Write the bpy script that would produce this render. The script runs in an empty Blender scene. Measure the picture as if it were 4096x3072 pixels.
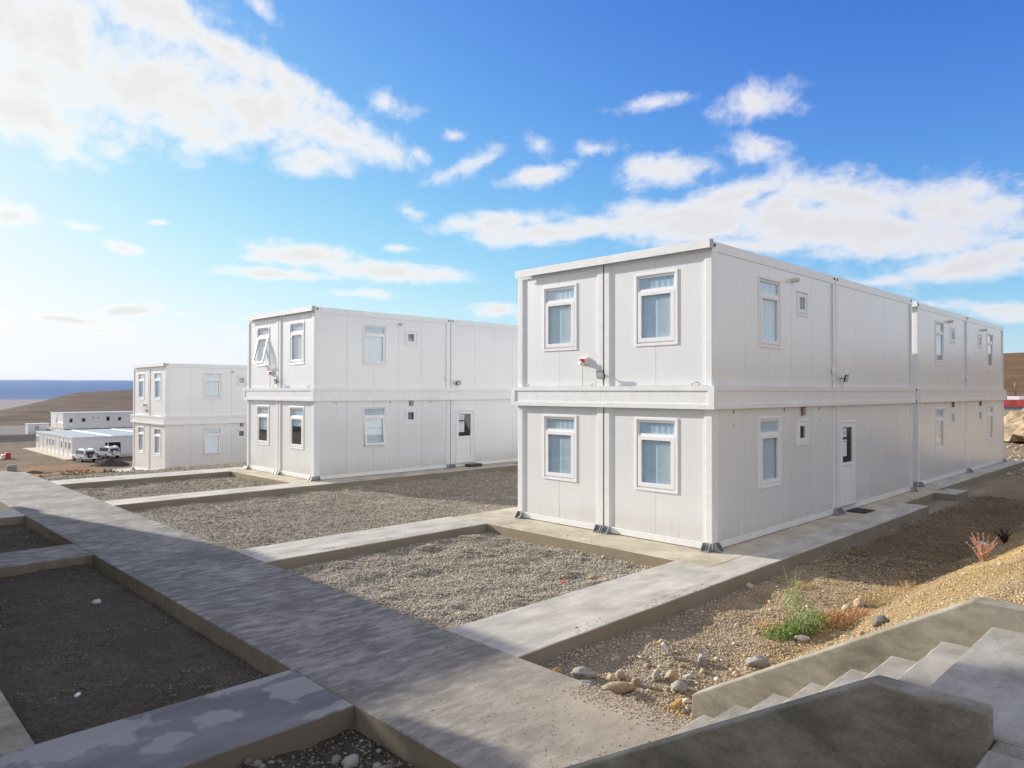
import bpy, bmesh, math, random
import numpy as np
random.seed(7); RNG = np.random.default_rng(11)
S = bpy.context.scene; C = S.collection
PI = math.pi
# ------------------------------------------------------------------ camera
CAM = np.array([-12.3579, -7.0645, 3.0621]); YAW, PITCH, ROLL, F = math.radians(45.4292), math.radians(.62084), math.radians(.07768), 2853.63
def cam_axes():
    f = np.array([math.cos(YAW)*math.cos(PITCH), math.sin(YAW)*math.cos(PITCH), math.sin(PITCH)])
    r = np.cross(f, [0, 0, 1]); r /= np.linalg.norm(r); u = np.cross(r, f)
    c, s = math.cos(ROLL), math.sin(ROLL)
    return c*r+s*u, -s*r+c*u, f
RX, UX, FX = cam_axes()
from mathutils import Matrix, Vector
cd = bpy.data.cameras.new('camera'); cam = bpy.data.objects.new('camera', cd); C.objects.link(cam); S.camera = cam
cd.sensor_width = 36; cd.lens = F/4096*36; cd.clip_start = .1; cd.clip_end = 60000
cam.matrix_world = Matrix(((RX[0], UX[0], -FX[0], CAM[0]), (RX[1], UX[1], -FX[1], CAM[1]), (RX[2], UX[2], -FX[2], CAM[2]), (0, 0, 0, 1)))
def ray(px, py):                       # direction for a pixel of the 4096 wide photograph, used to measure sky directions
    d = FX+(px-2048)/F*RX-(py-1536)/F*UX
    return d/np.linalg.norm(d)
# ------------------------------------------------------------------ light
SUN_EL = math.atan(.356); SX, SY = -.2385, .971            # towards the sun
S.view_settings.view_transform = 'Standard'; S.view_settings.look = 'None'; S.view_settings.gamma = 1; EXPO = .95; S.view_settings.exposure = EXPO
S.view_settings.use_curve_mapping = False
sl = bpy.data.lights.new('sun', 'SUN'); sl.energy = 3.6; sl.angle = math.radians(.5); sl.color = (1, .94, .85)
sun = bpy.data.objects.new('sun', sl); C.objects.link(sun)
sd = Vector((SX*math.cos(SUN_EL), SY*math.cos(SUN_EL), math.sin(SUN_EL)))
sun.rotation_euler = sd.to_track_quat('Z', 'Y').to_euler(); sun.location = (-30, 60, 40)
W = bpy.data.worlds.new('World'); S.world = W; W.use_nodes = True
nt = W.node_tree; nt.nodes.clear()
def N(t, kind, **kw):
    n = t.nodes.new(kind)
    for k, v in kw.items():
        if k.startswith('i_'): n.inputs[int(k[2:]) if k[2:].isdigit() else k[2:]].default_value = v
        else: setattr(n, k, v)
    return n
def math_n(t, op, a=None, b=None, c=None, clamp=False):
    n = t.nodes.new('ShaderNodeMath'); n.operation = op; n.use_clamp = clamp
    for i, v in enumerate((a, b, c)):
        if v is None: continue
        if isinstance(v, (int, float)): n.inputs[i].default_value = v
        else: t.links.new(v, n.inputs[i])
    return n.outputs[0]
SKY_STRENGTH = .14
out = N(nt, 'ShaderNodeOutputWorld'); bg = N(nt, 'ShaderNodeBackground'); bg.inputs['Strength'].default_value = SKY_STRENGTH
sky = N(nt, 'ShaderNodeTexSky', sky_type='NISHITA', sun_disc=False, sun_elevation=SUN_EL, sun_rotation=math.atan2(SX, SY),
        altitude=300, air_density=1.0, dust_density=.5, ozone_density=3.0)
# the photograph's clear, saturated blue: a tone curve per channel on the sky colour
sk0 = N(nt, 'ShaderNodeVectorMath', operation='SCALE'); nt.links.new(sky.outputs[0], sk0.inputs[0]); sk0.inputs['Scale'].default_value = .1464
ssp = N(nt, 'ShaderNodeSeparateXYZ'); nt.links.new(sk0.outputs[0], ssp.inputs[0]); crv = N(nt, 'ShaderNodeCombineXYZ')
for ci, (ka, kp) in enumerate(((2.5, 1.72), (2.95, 1.72), (3.7, 1.35))):
    e_ = math_n(nt, 'EXPONENT', math_n(nt, 'MULTIPLY', math_n(nt, 'POWER', math_n(nt, 'MAXIMUM', ssp.outputs[ci], 0.0), kp), -ka))
    hi = math_n(nt, 'MULTIPLY', math_n(nt, 'MAXIMUM', math_n(nt, 'SUBTRACT', ssp.outputs[ci], 1.6), 0.0), .12)
    nt.links.new(math_n(nt, 'ADD', math_n(nt, 'SUBTRACT', 1.0, e_), hi), crv.inputs[ci])
DISP = SKY_STRENGTH*2**EXPO
sk1 = N(nt, 'ShaderNodeVectorMath', operation='SCALE'); nt.links.new(crv.outputs[0], sk1.inputs[0]); sk1.inputs['Scale'].default_value = 1/DISP
tc = N(nt, 'ShaderNodeTexCoord'); sep = N(nt, 'ShaderNodeSeparateXYZ'); nt.links.new(tc.outputs['Generated'], sep.inputs[0])
az = math_n(nt, 'ARCTAN2', sep.outputs[1], sep.outputs[0])
hz = math_n(nt, 'SQRT', math_n(nt, 'ADD', math_n(nt, 'MULTIPLY', sep.outputs[0], sep.outputs[0]), math_n(nt, 'MULTIPLY', sep.outputs[1], sep.outputs[1])))
el = math_n(nt, 'ARCTAN2', sep.outputs[2], hz)
cmb = N(nt, 'ShaderNodeCombineXYZ'); nt.links.new(az, cmb.inputs[0]); nt.links.new(el, cmb.inputs[1])
# cloud noise, stretched towards the horizon as on a flat cloud deck
elc = math_n(nt, 'ADD', math_n(nt, 'MAXIMUM', el, 0.0), .16)
deck = N(nt, 'ShaderNodeCombineXYZ')
nt.links.new(math_n(nt, 'MULTIPLY', az, 1.0), deck.inputs[0])
nt.links.new(math_n(nt, 'MULTIPLY', math_n(nt, 'LOGARITHM', elc, 2.718), .62), deck.inputs[1])
wn = N(nt, 'ShaderNodeTexNoise', i_Scale=5.0, i_Detail=4.0, i_Roughness=.55); nt.links.new(deck.outputs[0], wn.inputs['Vector'])
wsc = N(nt, 'ShaderNodeVectorMath', operation='MULTIPLY_ADD'); nt.links.new(wn.outputs['Color'], wsc.inputs[0]); wsc.inputs[1].default_value = (.09, .06, 0); nt.links.new(deck.outputs[0], wsc.inputs[2])
n1 = N(nt, 'ShaderNodeTexNoise', i_Scale=13.0, i_Detail=9.0, i_Roughness=.6); nt.links.new(wsc.outputs[0], n1.inputs['Vector'])
n2 = N(nt, 'ShaderNodeTexNoise', i_Scale=34.0, i_Detail=6.0, i_Roughness=.6); nt.links.new(wsc.outputs[0], n2.inputs['Vector'])
# clouds: (x, y, rx, ry, tilt, weight) measured in the photograph at 2212 wide, turned into directions
CL = [(60,60,330,190,12,1.1),(330,190,330,125,14,1.1),(60,245,230,85,8,1),(560,240,260,75,16,1),(730,290,170,45,16,1),(690,350,110,42,-8,.9),(300,10,260,80,20,1),(480,100,190,50,32,.9),(640,185,150,30,32,.8),
 (560,12,55,22,40,.7),(980,294,24,16,-10,.75),(1005,358,85,22,-25,.72),(905,330,28,15,40,.7),(840,225,70,22,20,.55),(1165,315,42,26,40,.75),(1165,378,88,22,-12,.85),(1410,221,82,17,-10,.75),(1640,220,84,44,-5,.95),(1622,318,66,34,0,.8),(1440,365,120,40,3,.95),(1290,322,60,18,0,.62),
 (885,455,44,17,20,.75),(1080,476,140,24,-6,1),(1180,502,160,27,-4,1),(1330,488,150,30,-3,1.1),(1420,470,150,36,-6,1.1),(1520,478,200,48,-6,1.2),(1700,470,170,60,-4,1.15),(1570,425,130,36,-16,.95),(1840,425,210,58,6,1.1),(2060,450,190,66,4,1.1),(1800,495,400,58,2,1.2),(1650,530,260,24,0,.9),(2170,440,90,50,10,.9),
 (2080,580,230,40,-8,1),(2190,545,110,36,-10,1),(1900,610,130,18,-6,.85),(2140,668,120,22,6,.85),(2200,690,80,14,0,.7),
 (30,466,66,28,8,1.2),(175,490,44,9,8,.7),(268,536,48,18,8,1.15),(655,550,110,28,4,1),(840,588,180,22,5,1),(600,592,140,13,3,.9),(560,552,40,14,-10,.65),(872,537,52,9,0,.7),(770,633,95,11,2,.9),(1085,668,66,16,-2,.9),(1150,668,66,16,-2,.9),(280,671,75,13,-3,1.1),(150,692,130,13,6,1.1),(210,713,70,10,6,.8),(40,706,75,14,3,.85),(395,678,18,5,0,.7),(495,709,26,5,0,.7),(510,728,30,6,0,.7),(340,480,20,6,0,.6),
 (-330,60,420,150,10,1.05),(-260,420,200,50,5,.85),(-500,640,230,26,0,.85),(2600,500,260,60,4,1),(2750,250,160,40,-8,.8),(2900,640,260,22,0,.85)]
acc = None
for (x, y, rx, ry, rot, w) in CL:
    K = 4096/2212
    c0 = ray(x*K, y*K); e0 = math.atan2(c0[2], math.hypot(c0[0], c0[1])); a0 = math.atan2(c0[1], c0[0])
    # radii by finite steps in the picture, converted to azimuth / elevation
    r0, r1 = math.radians(rot), math.radians(rot+90)
    def ae(px, py):
        d = ray(px*K, py*K); return math.atan2(d[1], d[0]), math.atan2(d[2], math.hypot(d[0], d[1]))
    a1, e1 = ae(x+rx*.3*math.cos(r0), y+rx*.3*math.sin(r0)); a2, e2 = ae(x+ry*.3*math.cos(r1), y+ry*.3*math.sin(r1))
    A = math.hypot(a1-a0, e1-e0)/.3; B = math.hypot(a2-a0, e2-e0)/.3; th = math.atan2(e1-e0, a1-a0)
    m = N(nt, 'ShaderNodeMapping', vector_type='TEXTURE'); nt.links.new(cmb.outputs[0], m.inputs[0])
    m.inputs['Location'].default_value = (a0, e0, 0); m.inputs['Rotation'].default_value = (0, 0, th); m.inputs['Scale'].default_value = (A*1.35, B*1.35, 1)
    L = N(nt, 'ShaderNodeVectorMath', operation='LENGTH'); nt.links.new(m.outputs[0], L.inputs[0])
    v = math_n(nt, 'MULTIPLY_ADD', L.outputs['Value'], -1.25*w, w*1.25)
    acc = v if acc is None else math_n(nt, 'SMOOTH_MAX', acc, v, .12)
# beyond the frame the clouds go on, noise cover thickened to brighten shaded walls
free = math_n(nt, 'SUBTRACT', math_n(nt, 'MULTIPLY', n1.outputs['Fac'], 1.5), .75)
away = N(nt, 'ShaderNodeMapRange', interpolation_type='SMOOTHSTEP'); away.inputs[1].default_value = .70; away.inputs[2].default_value = .95; away.inputs[3].default_value = -1.4; away.inputs[4].default_value = .8
nt.links.new(math_n(nt, 'ABSOLUTE', math_n(nt, 'SUBTRACT', az, YAW)), away.inputs[0])
acc = math_n(nt, 'MAXIMUM', math_n(nt, 'MAXIMUM', acc, -.6), math_n(nt, 'ADD', free, away.outputs[0]))
nz = math_n(nt, 'ADD', math_n(nt, 'MULTIPLY', math_n(nt, 'SUBTRACT', n1.outputs['Fac'], .51), 2.2), math_n(nt, 'MULTIPLY', math_n(nt, 'SUBTRACT', n2.outputs['Fac'], .5), 1.1))
dens = math_n(nt, 'ADD', acc, nz)
cov = N(nt, 'ShaderNodeMapRange', interpolation_type='SMOOTHSTEP'); cov.inputs[1].default_value = -.04; cov.inputs[2].default_value = 1.05; nt.links.new(dens, cov.inputs[0])
lowfade = N(nt, 'ShaderNodeMapRange', interpolation_type='SMOOTHSTEP'); lowfade.inputs[1].default_value = 0.0; lowfade.inputs[2].default_value = .05; nt.links.new(el, lowfade.inputs[0])
covf = math_n(nt, 'MULTIPLY', math_n(nt, 'MULTIPLY', cov.outputs[0], .94), lowfade.outputs[0])
# cloud radiance: brighter towards the sun, thick cores a little greyer, lilac grey away from the sun
dot = N(nt, 'ShaderNodeVectorMath', operation='DOT_PRODUCT'); nt.links.new(tc.outputs['Generated'], dot.inputs[0]); dot.inputs[1].default_value = tuple(sd)
sunw = N(nt, 'ShaderNodeMapRange'); sunw.inputs[1].default_value = -.2; sunw.inputs[2].default_value = .95; nt.links.new(dot.outputs['Value'], sunw.inputs[0])
ccol = N(nt, 'ShaderNodeMix', data_type='RGBA'); nt.links.new(sunw.outputs[0], ccol.inputs[0])
ccol.inputs[6].default_value = (.92/DISP, .90/DISP, .94/DISP, 1); ccol.inputs[7].default_value = (1.05/DISP, 1.03/DISP, 1.0/DISP, 1)
core = N(nt, 'ShaderNodeMapRange', interpolation_type='SMOOTHSTEP'); core.inputs[1].default_value = .45; core.inputs[2].default_value = 1.3; core.inputs[3].default_value = 1.0; core.inputs[4].default_value = .84; nt.links.new(dens, core.inputs[0])
cc2 = N(nt, 'ShaderNodeVectorMath', operation='SCALE'); nt.links.new(ccol.outputs[2], cc2.inputs[0]); nt.links.new(core.outputs[0], cc2.inputs['Scale'])
mixc = N(nt, 'ShaderNodeMix', data_type='RGBA'); nt.links.new(covf, mixc.inputs[0]); nt.links.new(sk1.outputs[0], mixc.inputs[6]); nt.links.new(cc2.outputs[0], mixc.inputs[7])
nt.links.new(mixc.outputs[2], bg.inputs['Color']); nt.links.new(bg.outputs[0], out.inputs['Surface'])
S.cycles.use_denoising = True; S.cycles.max_bounces = 6; S.cycles.transparent_max_bounces = 10; S.cycles.sample_clamp_indirect = 6
S.cycles.caustics_reflective = False; S.cycles.caustics_refractive = False

# ------------------------------------------------------------------ helpers
def tag(o, label=None, cat=None, group=None, kind=None):
    for k, v in (('label', label), ('category', cat), ('group', group), ('kind', kind)):
        if v: o[k] = v
    return o
def empty(name, loc=(0, 0, 0), label=None, cat=None, group=None, rz=0):
    o = bpy.data.objects.new(name, None); C.objects.link(o); o.location = loc; o.rotation_euler = (0, 0, rz)
    return tag(o, label, cat, group)
class MB:
    def __init__(s): s.v = []; s.f = []
    def add(s, vs, fs):
        b = len(s.v); s.v += [tuple(map(float, q)) for q in vs]; s.f += [tuple(i+b for i in f) for f in fs]; return s
    def box(s, x0, x1, y0, y1, z0, z1, T=None):
        vs = [(x, y, z) for z in (z0, z1) for y in (y0, y1) for x in (x0, x1)]
        if T: vs = [T(*q) for q in vs]
        return s.add(vs, [(0, 2, 3, 1), (4, 5, 7, 6), (0, 1, 5, 4), (2, 6, 7, 3), (0, 4, 6, 2), (1, 3, 7, 5)])
    def rings(s, rs, cap=True):        # list of rings (same length) of points
        n = len(rs[0]); b = len(s.v)
        for r in rs: s.v += [tuple(map(float, q)) for q in r]
        for k in range(len(rs)-1):
            for i in range(n): s.f.append((b+k*n+i, b+k*n+(i+1) % n, b+(k+1)*n+(i+1) % n, b+(k+1)*n+i))
        if cap: s.f.append(tuple(b+i for i in range(n))); s.f.append(tuple(b+(len(rs)-1)*n+i for i in reversed(range(n))))
        return s
    def tube(s, pts, r, n=8, rr=None):
        P = [Vector(p) for p in pts]; rs = []
        for i, p in enumerate(P):
            t = (P[min(i+1, len(P)-1)]-P[max(i-1, 0)]).normalized()
            a = t.cross(Vector((0, 0, 1)) if abs(t.z) < .9 else Vector((1, 0, 0))).normalized(); b = t.cross(a)
            q = r if rr is None else rr[i]
            rs.append([p+a*(q*math.cos(2*PI*k/n))+b*(q*math.sin(2*PI*k/n)) for k in range(n)])
        return s.rings(rs)
    def prism(s, prof, a0, a1, fn):    # closed profile extruded from a0 to a1; fn(p, q, a)->xyz
        return s.rings([[fn(p, q, a) for p, q in prof] for a in (a0, a1)])
    def build(s, name, mat, parent=None, smooth=False, bevel=0, label=None, loc=None, fix=True):
        me = bpy.data.meshes.new(name); me.from_pydata(s.v, [], s.f)
        if fix or bevel:
            bm = bmesh.new(); bm.from_mesh(me); bmesh.ops.recalc_face_normals(bm, faces=bm.faces)
            if bevel: bmesh.ops.bevel(bm, geom=[e for e in bm.edges if e.calc_face_angle(0) > .5], offset=bevel, segments=2, affect='EDGES', profile=.5, clamp_overlap=True)
            bm.to_mesh(me); bm.free()
        if mat: me.materials.append(mat)
        if smooth: me.polygons.foreach_set('use_smooth', [True]*len(me.polygons))
        o = bpy.data.objects.new(name, me); C.objects.link(o)
        if parent: o.parent = parent
        if loc: o.location = loc
        if label: o['label'] = label
        return o
# ------------------------------------------------------------------ materials
def mat(name, col, rough=.6, metal=0, spec=.5, var=0, vscale=3, bump=0, bscale=60, var2=None, streak=None, coat=0, detail=6, stops=None):
    m = bpy.data.materials.new(name); m.use_nodes = True; t = m.node_tree; b = t.nodes['Principled BSDF']
    b.inputs['Base Color'].default_value = (*col, 1); b.inputs['Roughness'].default_value = rough; b.inputs['Metallic'].default_value = metal
    b.inputs['Specular IOR Level'].default_value = spec; b.inputs['Coat Weight'].default_value = coat
    if var or bump:
        g = N(t, 'ShaderNodeNewGeometry'); vec = g.outputs['Position']
        if streak:
            mp = N(t, 'ShaderNodeMapping'); mp.inputs['Scale'].default_value = streak; t.links.new(vec, mp.inputs[0]); vec2 = mp.outputs[0]
        else: vec2 = vec
    if var:
        n = N(t, 'ShaderNodeTexNoise', i_Scale=vscale, i_Detail=detail, i_Roughness=.6); t.links.new(vec2, n.inputs['Vector'])
        r = N(t, 'ShaderNodeMapRange'); r.inputs[1].default_value = .3; r.inputs[2].default_value = .7; t.links.new(n.outputs['Fac'], r.inputs[0])
        mx = N(t, 'ShaderNodeMix', data_type='RGBA'); t.links.new(r.outputs[0], mx.inputs[0])
        lo = var2 if var2 else tuple(c*(1-var) for c in col)
        mx.inputs[6].default_value = (*lo, 1); mx.inputs[7].default_value = (*(min(1, c*(1+var)) for c in col), 1)
        t.links.new(mx.outputs[2], b.inputs['Base Color'])
    if bump:
        nb = N(t, 'ShaderNodeTexNoise', i_Scale=bscale, i_Detail=4.0); t.links.new(vec, nb.inputs['Vector'])
        bp = N(t, 'ShaderNodeBump', i_Strength=bump, i_Distance=.02); t.links.new(nb.outputs['Fac'], bp.inputs['Height']); t.links.new(bp.outputs[0], b.inputs['Normal'])
    return m
def wall_mat():
    # painted sandwich panel: fine vertical ribs, slight dents, dust splashed above the base
    m = bpy.data.materials.new('painted_panel'); m.use_nodes = True; t = m.node_tree; b = t.nodes['Principled BSDF']
    b.inputs['Roughness'].default_value = .33; b.inputs['Specular IOR Level'].default_value = .5; b.inputs['Coat Weight'].default_value = 1.0; b.inputs['Coat IOR'].default_value = 1.75; b.inputs['Coat Roughness'].default_value = .22
    tcn = N(t, 'ShaderNodeTexCoord'); P = tcn.outputs['Object']; g = N(t, 'ShaderNodeNewGeometry')
    n = N(t, 'ShaderNodeTexNoise', i_Scale=.7, i_Detail=5.0, i_Roughness=.6); t.links.new(g.outputs['Position'], n.inputs['Vector'])
    mpv = N(t, 'ShaderNodeMapping'); mpv.inputs['Scale'].default_value = (9, 9, .5); t.links.new(g.outputs['Position'], mpv.inputs[0])
    nv = N(t, 'ShaderNodeTexNoise', i_Scale=2.0, i_Detail=5.0, i_Roughness=.65); t.links.new(mpv.outputs[0], nv.inputs['Vector'])
    s = N(t, 'ShaderNodeSeparateXYZ'); t.links.new(P, s.inputs[0])
    low = N(t, 'ShaderNodeMapRange', interpolation_type='SMOOTHSTEP'); low.inputs[1].default_value = .75; low.inputs[2].default_value = 0.0; t.links.new(s.outputs[2], low.inputs[0])
    dirt = math_n(t, 'MULTIPLY', low.outputs[0], math_n(t, 'MULTIPLY', nv.outputs['Fac'], .8))
    str_ = math_n(t, 'MULTIPLY', math_n(t, 'SUBTRACT', nv.outputs['Fac'], .56, clamp=True), .7)
    d = math_n(t, 'ADD', dirt, str_, clamp=True)
    c1 = N(t, 'ShaderNodeMix', data_type='RGBA'); t.links.new(n.outputs['Fac'], c1.inputs[0]); c1.inputs[6].default_value = (.79, .80, .79, 1); c1.inputs[7].default_value = (.86, .87, .86, 1)
    c2 = N(t, 'ShaderNodeMix', data_type='RGBA'); t.links.new(d, c2.inputs[0]); t.links.new(c1.outputs[2], c2.inputs[6]); c2.inputs[7].default_value = (.46, .42, .35, 1)
    oi = N(t, 'ShaderNodeObjectInfo'); tn = N(t, 'ShaderNodeVectorMath', operation='SCALE'); t.links.new(c2.outputs[2], tn.inputs[0]); t.links.new(math_n(t, 'MULTIPLY_ADD', oi.outputs['Random'], .035, .965), tn.inputs['Scale'])
    t.links.new(tn.outputs[0], b.inputs['Base Color'])
    r = math_n(t, 'MULTIPLY_ADD', n.outputs['Fac'], .2, .24); t.links.new(r, b.inputs['Roughness'])
    sx = math_n(t, 'SINE', math_n(t, 'MULTIPLY', math_n(t, 'ADD', s.outputs[0], s.outputs[1]), 2*PI/.05))
    h = math_n(t, 'ADD', math_n(t, 'MULTIPLY', sx, .0006), math_n(t, 'MULTIPLY', n.outputs['Fac'], .02))
    bp = N(t, 'ShaderNodeBump', i_Strength=.5, i_Distance=1.0); t.links.new(h, bp.inputs['Height']); t.links.new(bp.outputs[0], b.inputs['Normal'])
    return m
def concrete(name, lo, hi, cream=None, streak=(1, 4, 1), sc=1.2, blotch=.0, thr=(.42, .68), side=True, sand=False):
    m = bpy.data.materials.new(name); m.use_nodes = True; t = m.node_tree; b = t.nodes['Principled BSDF']
    b.inputs['Roughness'].default_value = .85; b.inputs['Specular IOR Level'].default_value = .3
    g = N(t, 'ShaderNodeNewGeometry'); P = g.outputs['Position']
    mp = N(t, 'ShaderNodeMapping'); mp.inputs['Scale'].default_value = streak; mp.inputs['Rotation'].default_value = (0, 0, .08); t.links.new(P, mp.inputs[0])
    a = N(t, 'ShaderNodeTexNoise', i_Scale=sc, i_Detail=10.0, i_Roughness=.68, i_Distortion=.2); t.links.new(mp.outputs[0], a.inputs['Vector'])
    big = N(t, 'ShaderNodeTexNoise', i_Scale=.9, i_Detail=3.0); t.links.new(P, big.inputs['Vector'])
    fine = N(t, 'ShaderNodeTexNoise', i_Scale=130.0, i_Detail=4.0); t.links.new(P, fine.inputs['Vector'])
    f = math_n(t, 'ADD', math_n(t, 'MULTIPLY', a.outputs['Fac'], .75), math_n(t, 'MULTIPLY', big.outputs['Fac'], .35))
    r = N(t, 'ShaderNodeMapRange'); r.inputs[1].default_value = thr[0]; r.inputs[2].default_value = thr[1]; t.links.new(f, r.inputs[0])
    c1 = N(t, 'ShaderNodeMix', data_type='RGBA'); t.links.new(r.outputs[0], c1.inputs[0]); c1.inputs[6].default_value = (*lo, 1); c1.inputs[7].default_value = (*hi, 1)
    last = c1.outputs[2]
    if sand:                           # soil blown and trodden onto the walkway below the bank
        sp_ = N(t, 'ShaderNodeSeparateXYZ'); t.links.new(P, sp_.inputs[0])
        sy = N(t, 'ShaderNodeMapRange', interpolation_type='SMOOTHSTEP'); sy.inputs[1].default_value = .6; sy.inputs[2].default_value = -3.4; t.links.new(sp_.outputs[1], sy.inputs[0])
        sx_ = N(t, 'ShaderNodeMapRange', interpolation_type='SMOOTHSTEP'); sx_.inputs[1].default_value = -8.8; sx_.inputs[2].default_value = -6.5; sx_.inputs[3].default_value = .25; t.links.new(sp_.outputs[0], sx_.inputs[0])
        sm = math_n(t, 'MULTIPLY', math_n(t, 'MULTIPLY', sy.outputs[0], sx_.outputs[0]), math_n(t, 'MULTIPLY_ADD', big.outputs['Fac'], 1.4, .1), clamp=True)
        c6 = N(t, 'ShaderNodeMix', data_type='RGBA'); t.links.new(sm, c6.inputs[0]); t.links.new(last, c6.inputs[6]); c6.inputs[7].default_value = (.43, .36, .26, 1); last = c6.outputs[2]
    if blotch:                         # rounded pale re-dried patches with their own outline
        vo = N(t, 'ShaderNodeTexNoise', i_Scale=4.2, i_Detail=6.0); t.links.new(P, vo.inputs['Vector']); bl = None
        for (qx, qy, rx, ry) in ((-10.1, -.47, .17, .21), (-9.62, -.33, .19, .2), (-8.75, -.2, .3, .26), (-9.0, .2, .5, .1), (-10.65, .05, .55, .3), (-8.6, -.9, .5, .09)):
            mp2 = N(t, 'ShaderNodeMapping', vector_type='TEXTURE'); t.links.new(P, mp2.inputs[0]); mp2.inputs['Location'].default_value = (qx, qy, 0); mp2.inputs['Scale'].default_value = (rx, ry, 50)
            le = N(t, 'ShaderNodeVectorMath', operation='LENGTH'); t.links.new(mp2.outputs[0], le.inputs[0]); bl = le.outputs['Value'] if bl is None else math_n(t, 'MINIMUM', bl, le.outputs['Value'])
        rb = N(t, 'ShaderNodeMapRange', interpolation_type='SMOOTHSTEP'); rb.inputs[1].default_value = 1.12; rb.inputs[2].default_value = .82; rb.inputs[4].default_value = blotch; t.links.new(math_n(t, 'MULTIPLY_ADD', math_n(t, 'SUBTRACT', vo.outputs['Fac'], .5), 2.4, bl), rb.inputs[0])
        c3 = N(t, 'ShaderNodeMix', data_type='RGBA'); t.links.new(rb.outputs[0], c3.inputs[0]); t.links.new(last, c3.inputs[6]); c3.inputs[7].default_value = (.42, .40, .37, 1); last = c3.outputs[2]
    vs = N(t, 'ShaderNodeMix', data_type='RGBA', blend_type='MULTIPLY'); vs.inputs[0].default_value = 1
    fr = N(t, 'ShaderNodeMapRange'); fr.inputs[1].default_value = .3; fr.inputs[2].default_value = .7; fr.inputs[3].default_value = .82; fr.inputs[4].default_value = 1.14; t.links.new(fine.outputs['Fac'], fr.inputs[0])
    cf = N(t, 'ShaderNodeCombineXYZ'); [t.links.new(fr.outputs[0], cf.inputs[i]) for i in range(3)]
    t.links.new(last, vs.inputs[6]); t.links.new(cf.outputs[0], vs.inputs[7]); t.links.new(vs.outputs[2], b.inputs['Base Color'])
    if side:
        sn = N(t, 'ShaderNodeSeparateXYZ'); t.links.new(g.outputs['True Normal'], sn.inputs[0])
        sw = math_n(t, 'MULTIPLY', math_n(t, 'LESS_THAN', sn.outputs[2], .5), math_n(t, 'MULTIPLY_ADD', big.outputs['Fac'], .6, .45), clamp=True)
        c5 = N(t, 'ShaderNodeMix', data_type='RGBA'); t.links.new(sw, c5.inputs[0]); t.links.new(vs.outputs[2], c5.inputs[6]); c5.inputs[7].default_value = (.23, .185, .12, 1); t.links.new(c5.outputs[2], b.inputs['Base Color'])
    hh = math_n(t, 'ADD', math_n(t, 'MULTIPLY', fine.outputs['Fac'], .6), math_n(t, 'MULTIPLY', a.outputs['Fac'], .12))
    bp = N(t, 'ShaderNodeBump', i_Strength=.35, i_Distance=.008); t.links.new(hh, bp.inputs['Height']); t.links.new(bp.outputs[0], b.inputs['Normal'])
    return m
def glass_mat(name, tint=(.78, .86, .9), refl=.1, rough=.0):
    m = bpy.data.materials.new(name); m.use_nodes = True; t = m.node_tree; t.nodes.clear()
    o = N(t, 'ShaderNodeOutputMaterial'); gl = N(t, 'ShaderNodeBsdfGlossy', i_Roughness=rough); tr = N(t, 'ShaderNodeBsdfTransparent'); tr.inputs[0].default_value = (*tint, 1)
    gl.inputs['Color'].default_value = (.93, .96, 1, 1)
    fr = N(t, 'ShaderNodeFresnel', i_IOR=1.52); gb = N(t, 'ShaderNodeNewGeometry'); fac = math_n(t, 'MULTIPLY', math_n(t, 'ADD', math_n(t, 'MULTIPLY', fr.outputs[0], 1.5), refl, clamp=True), math_n(t, 'SUBTRACT', 1.0, gb.outputs['Backfacing']))
    mx = N(t, 'ShaderNodeMixShader'); t.links.new(fac, mx.inputs[0]); t.links.new(tr.outputs[0], mx.inputs[1]); t.links.new(gl.outputs[0], mx.inputs[2]); t.links.new(mx.outputs[0], o.inputs[0])
    return m
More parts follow.
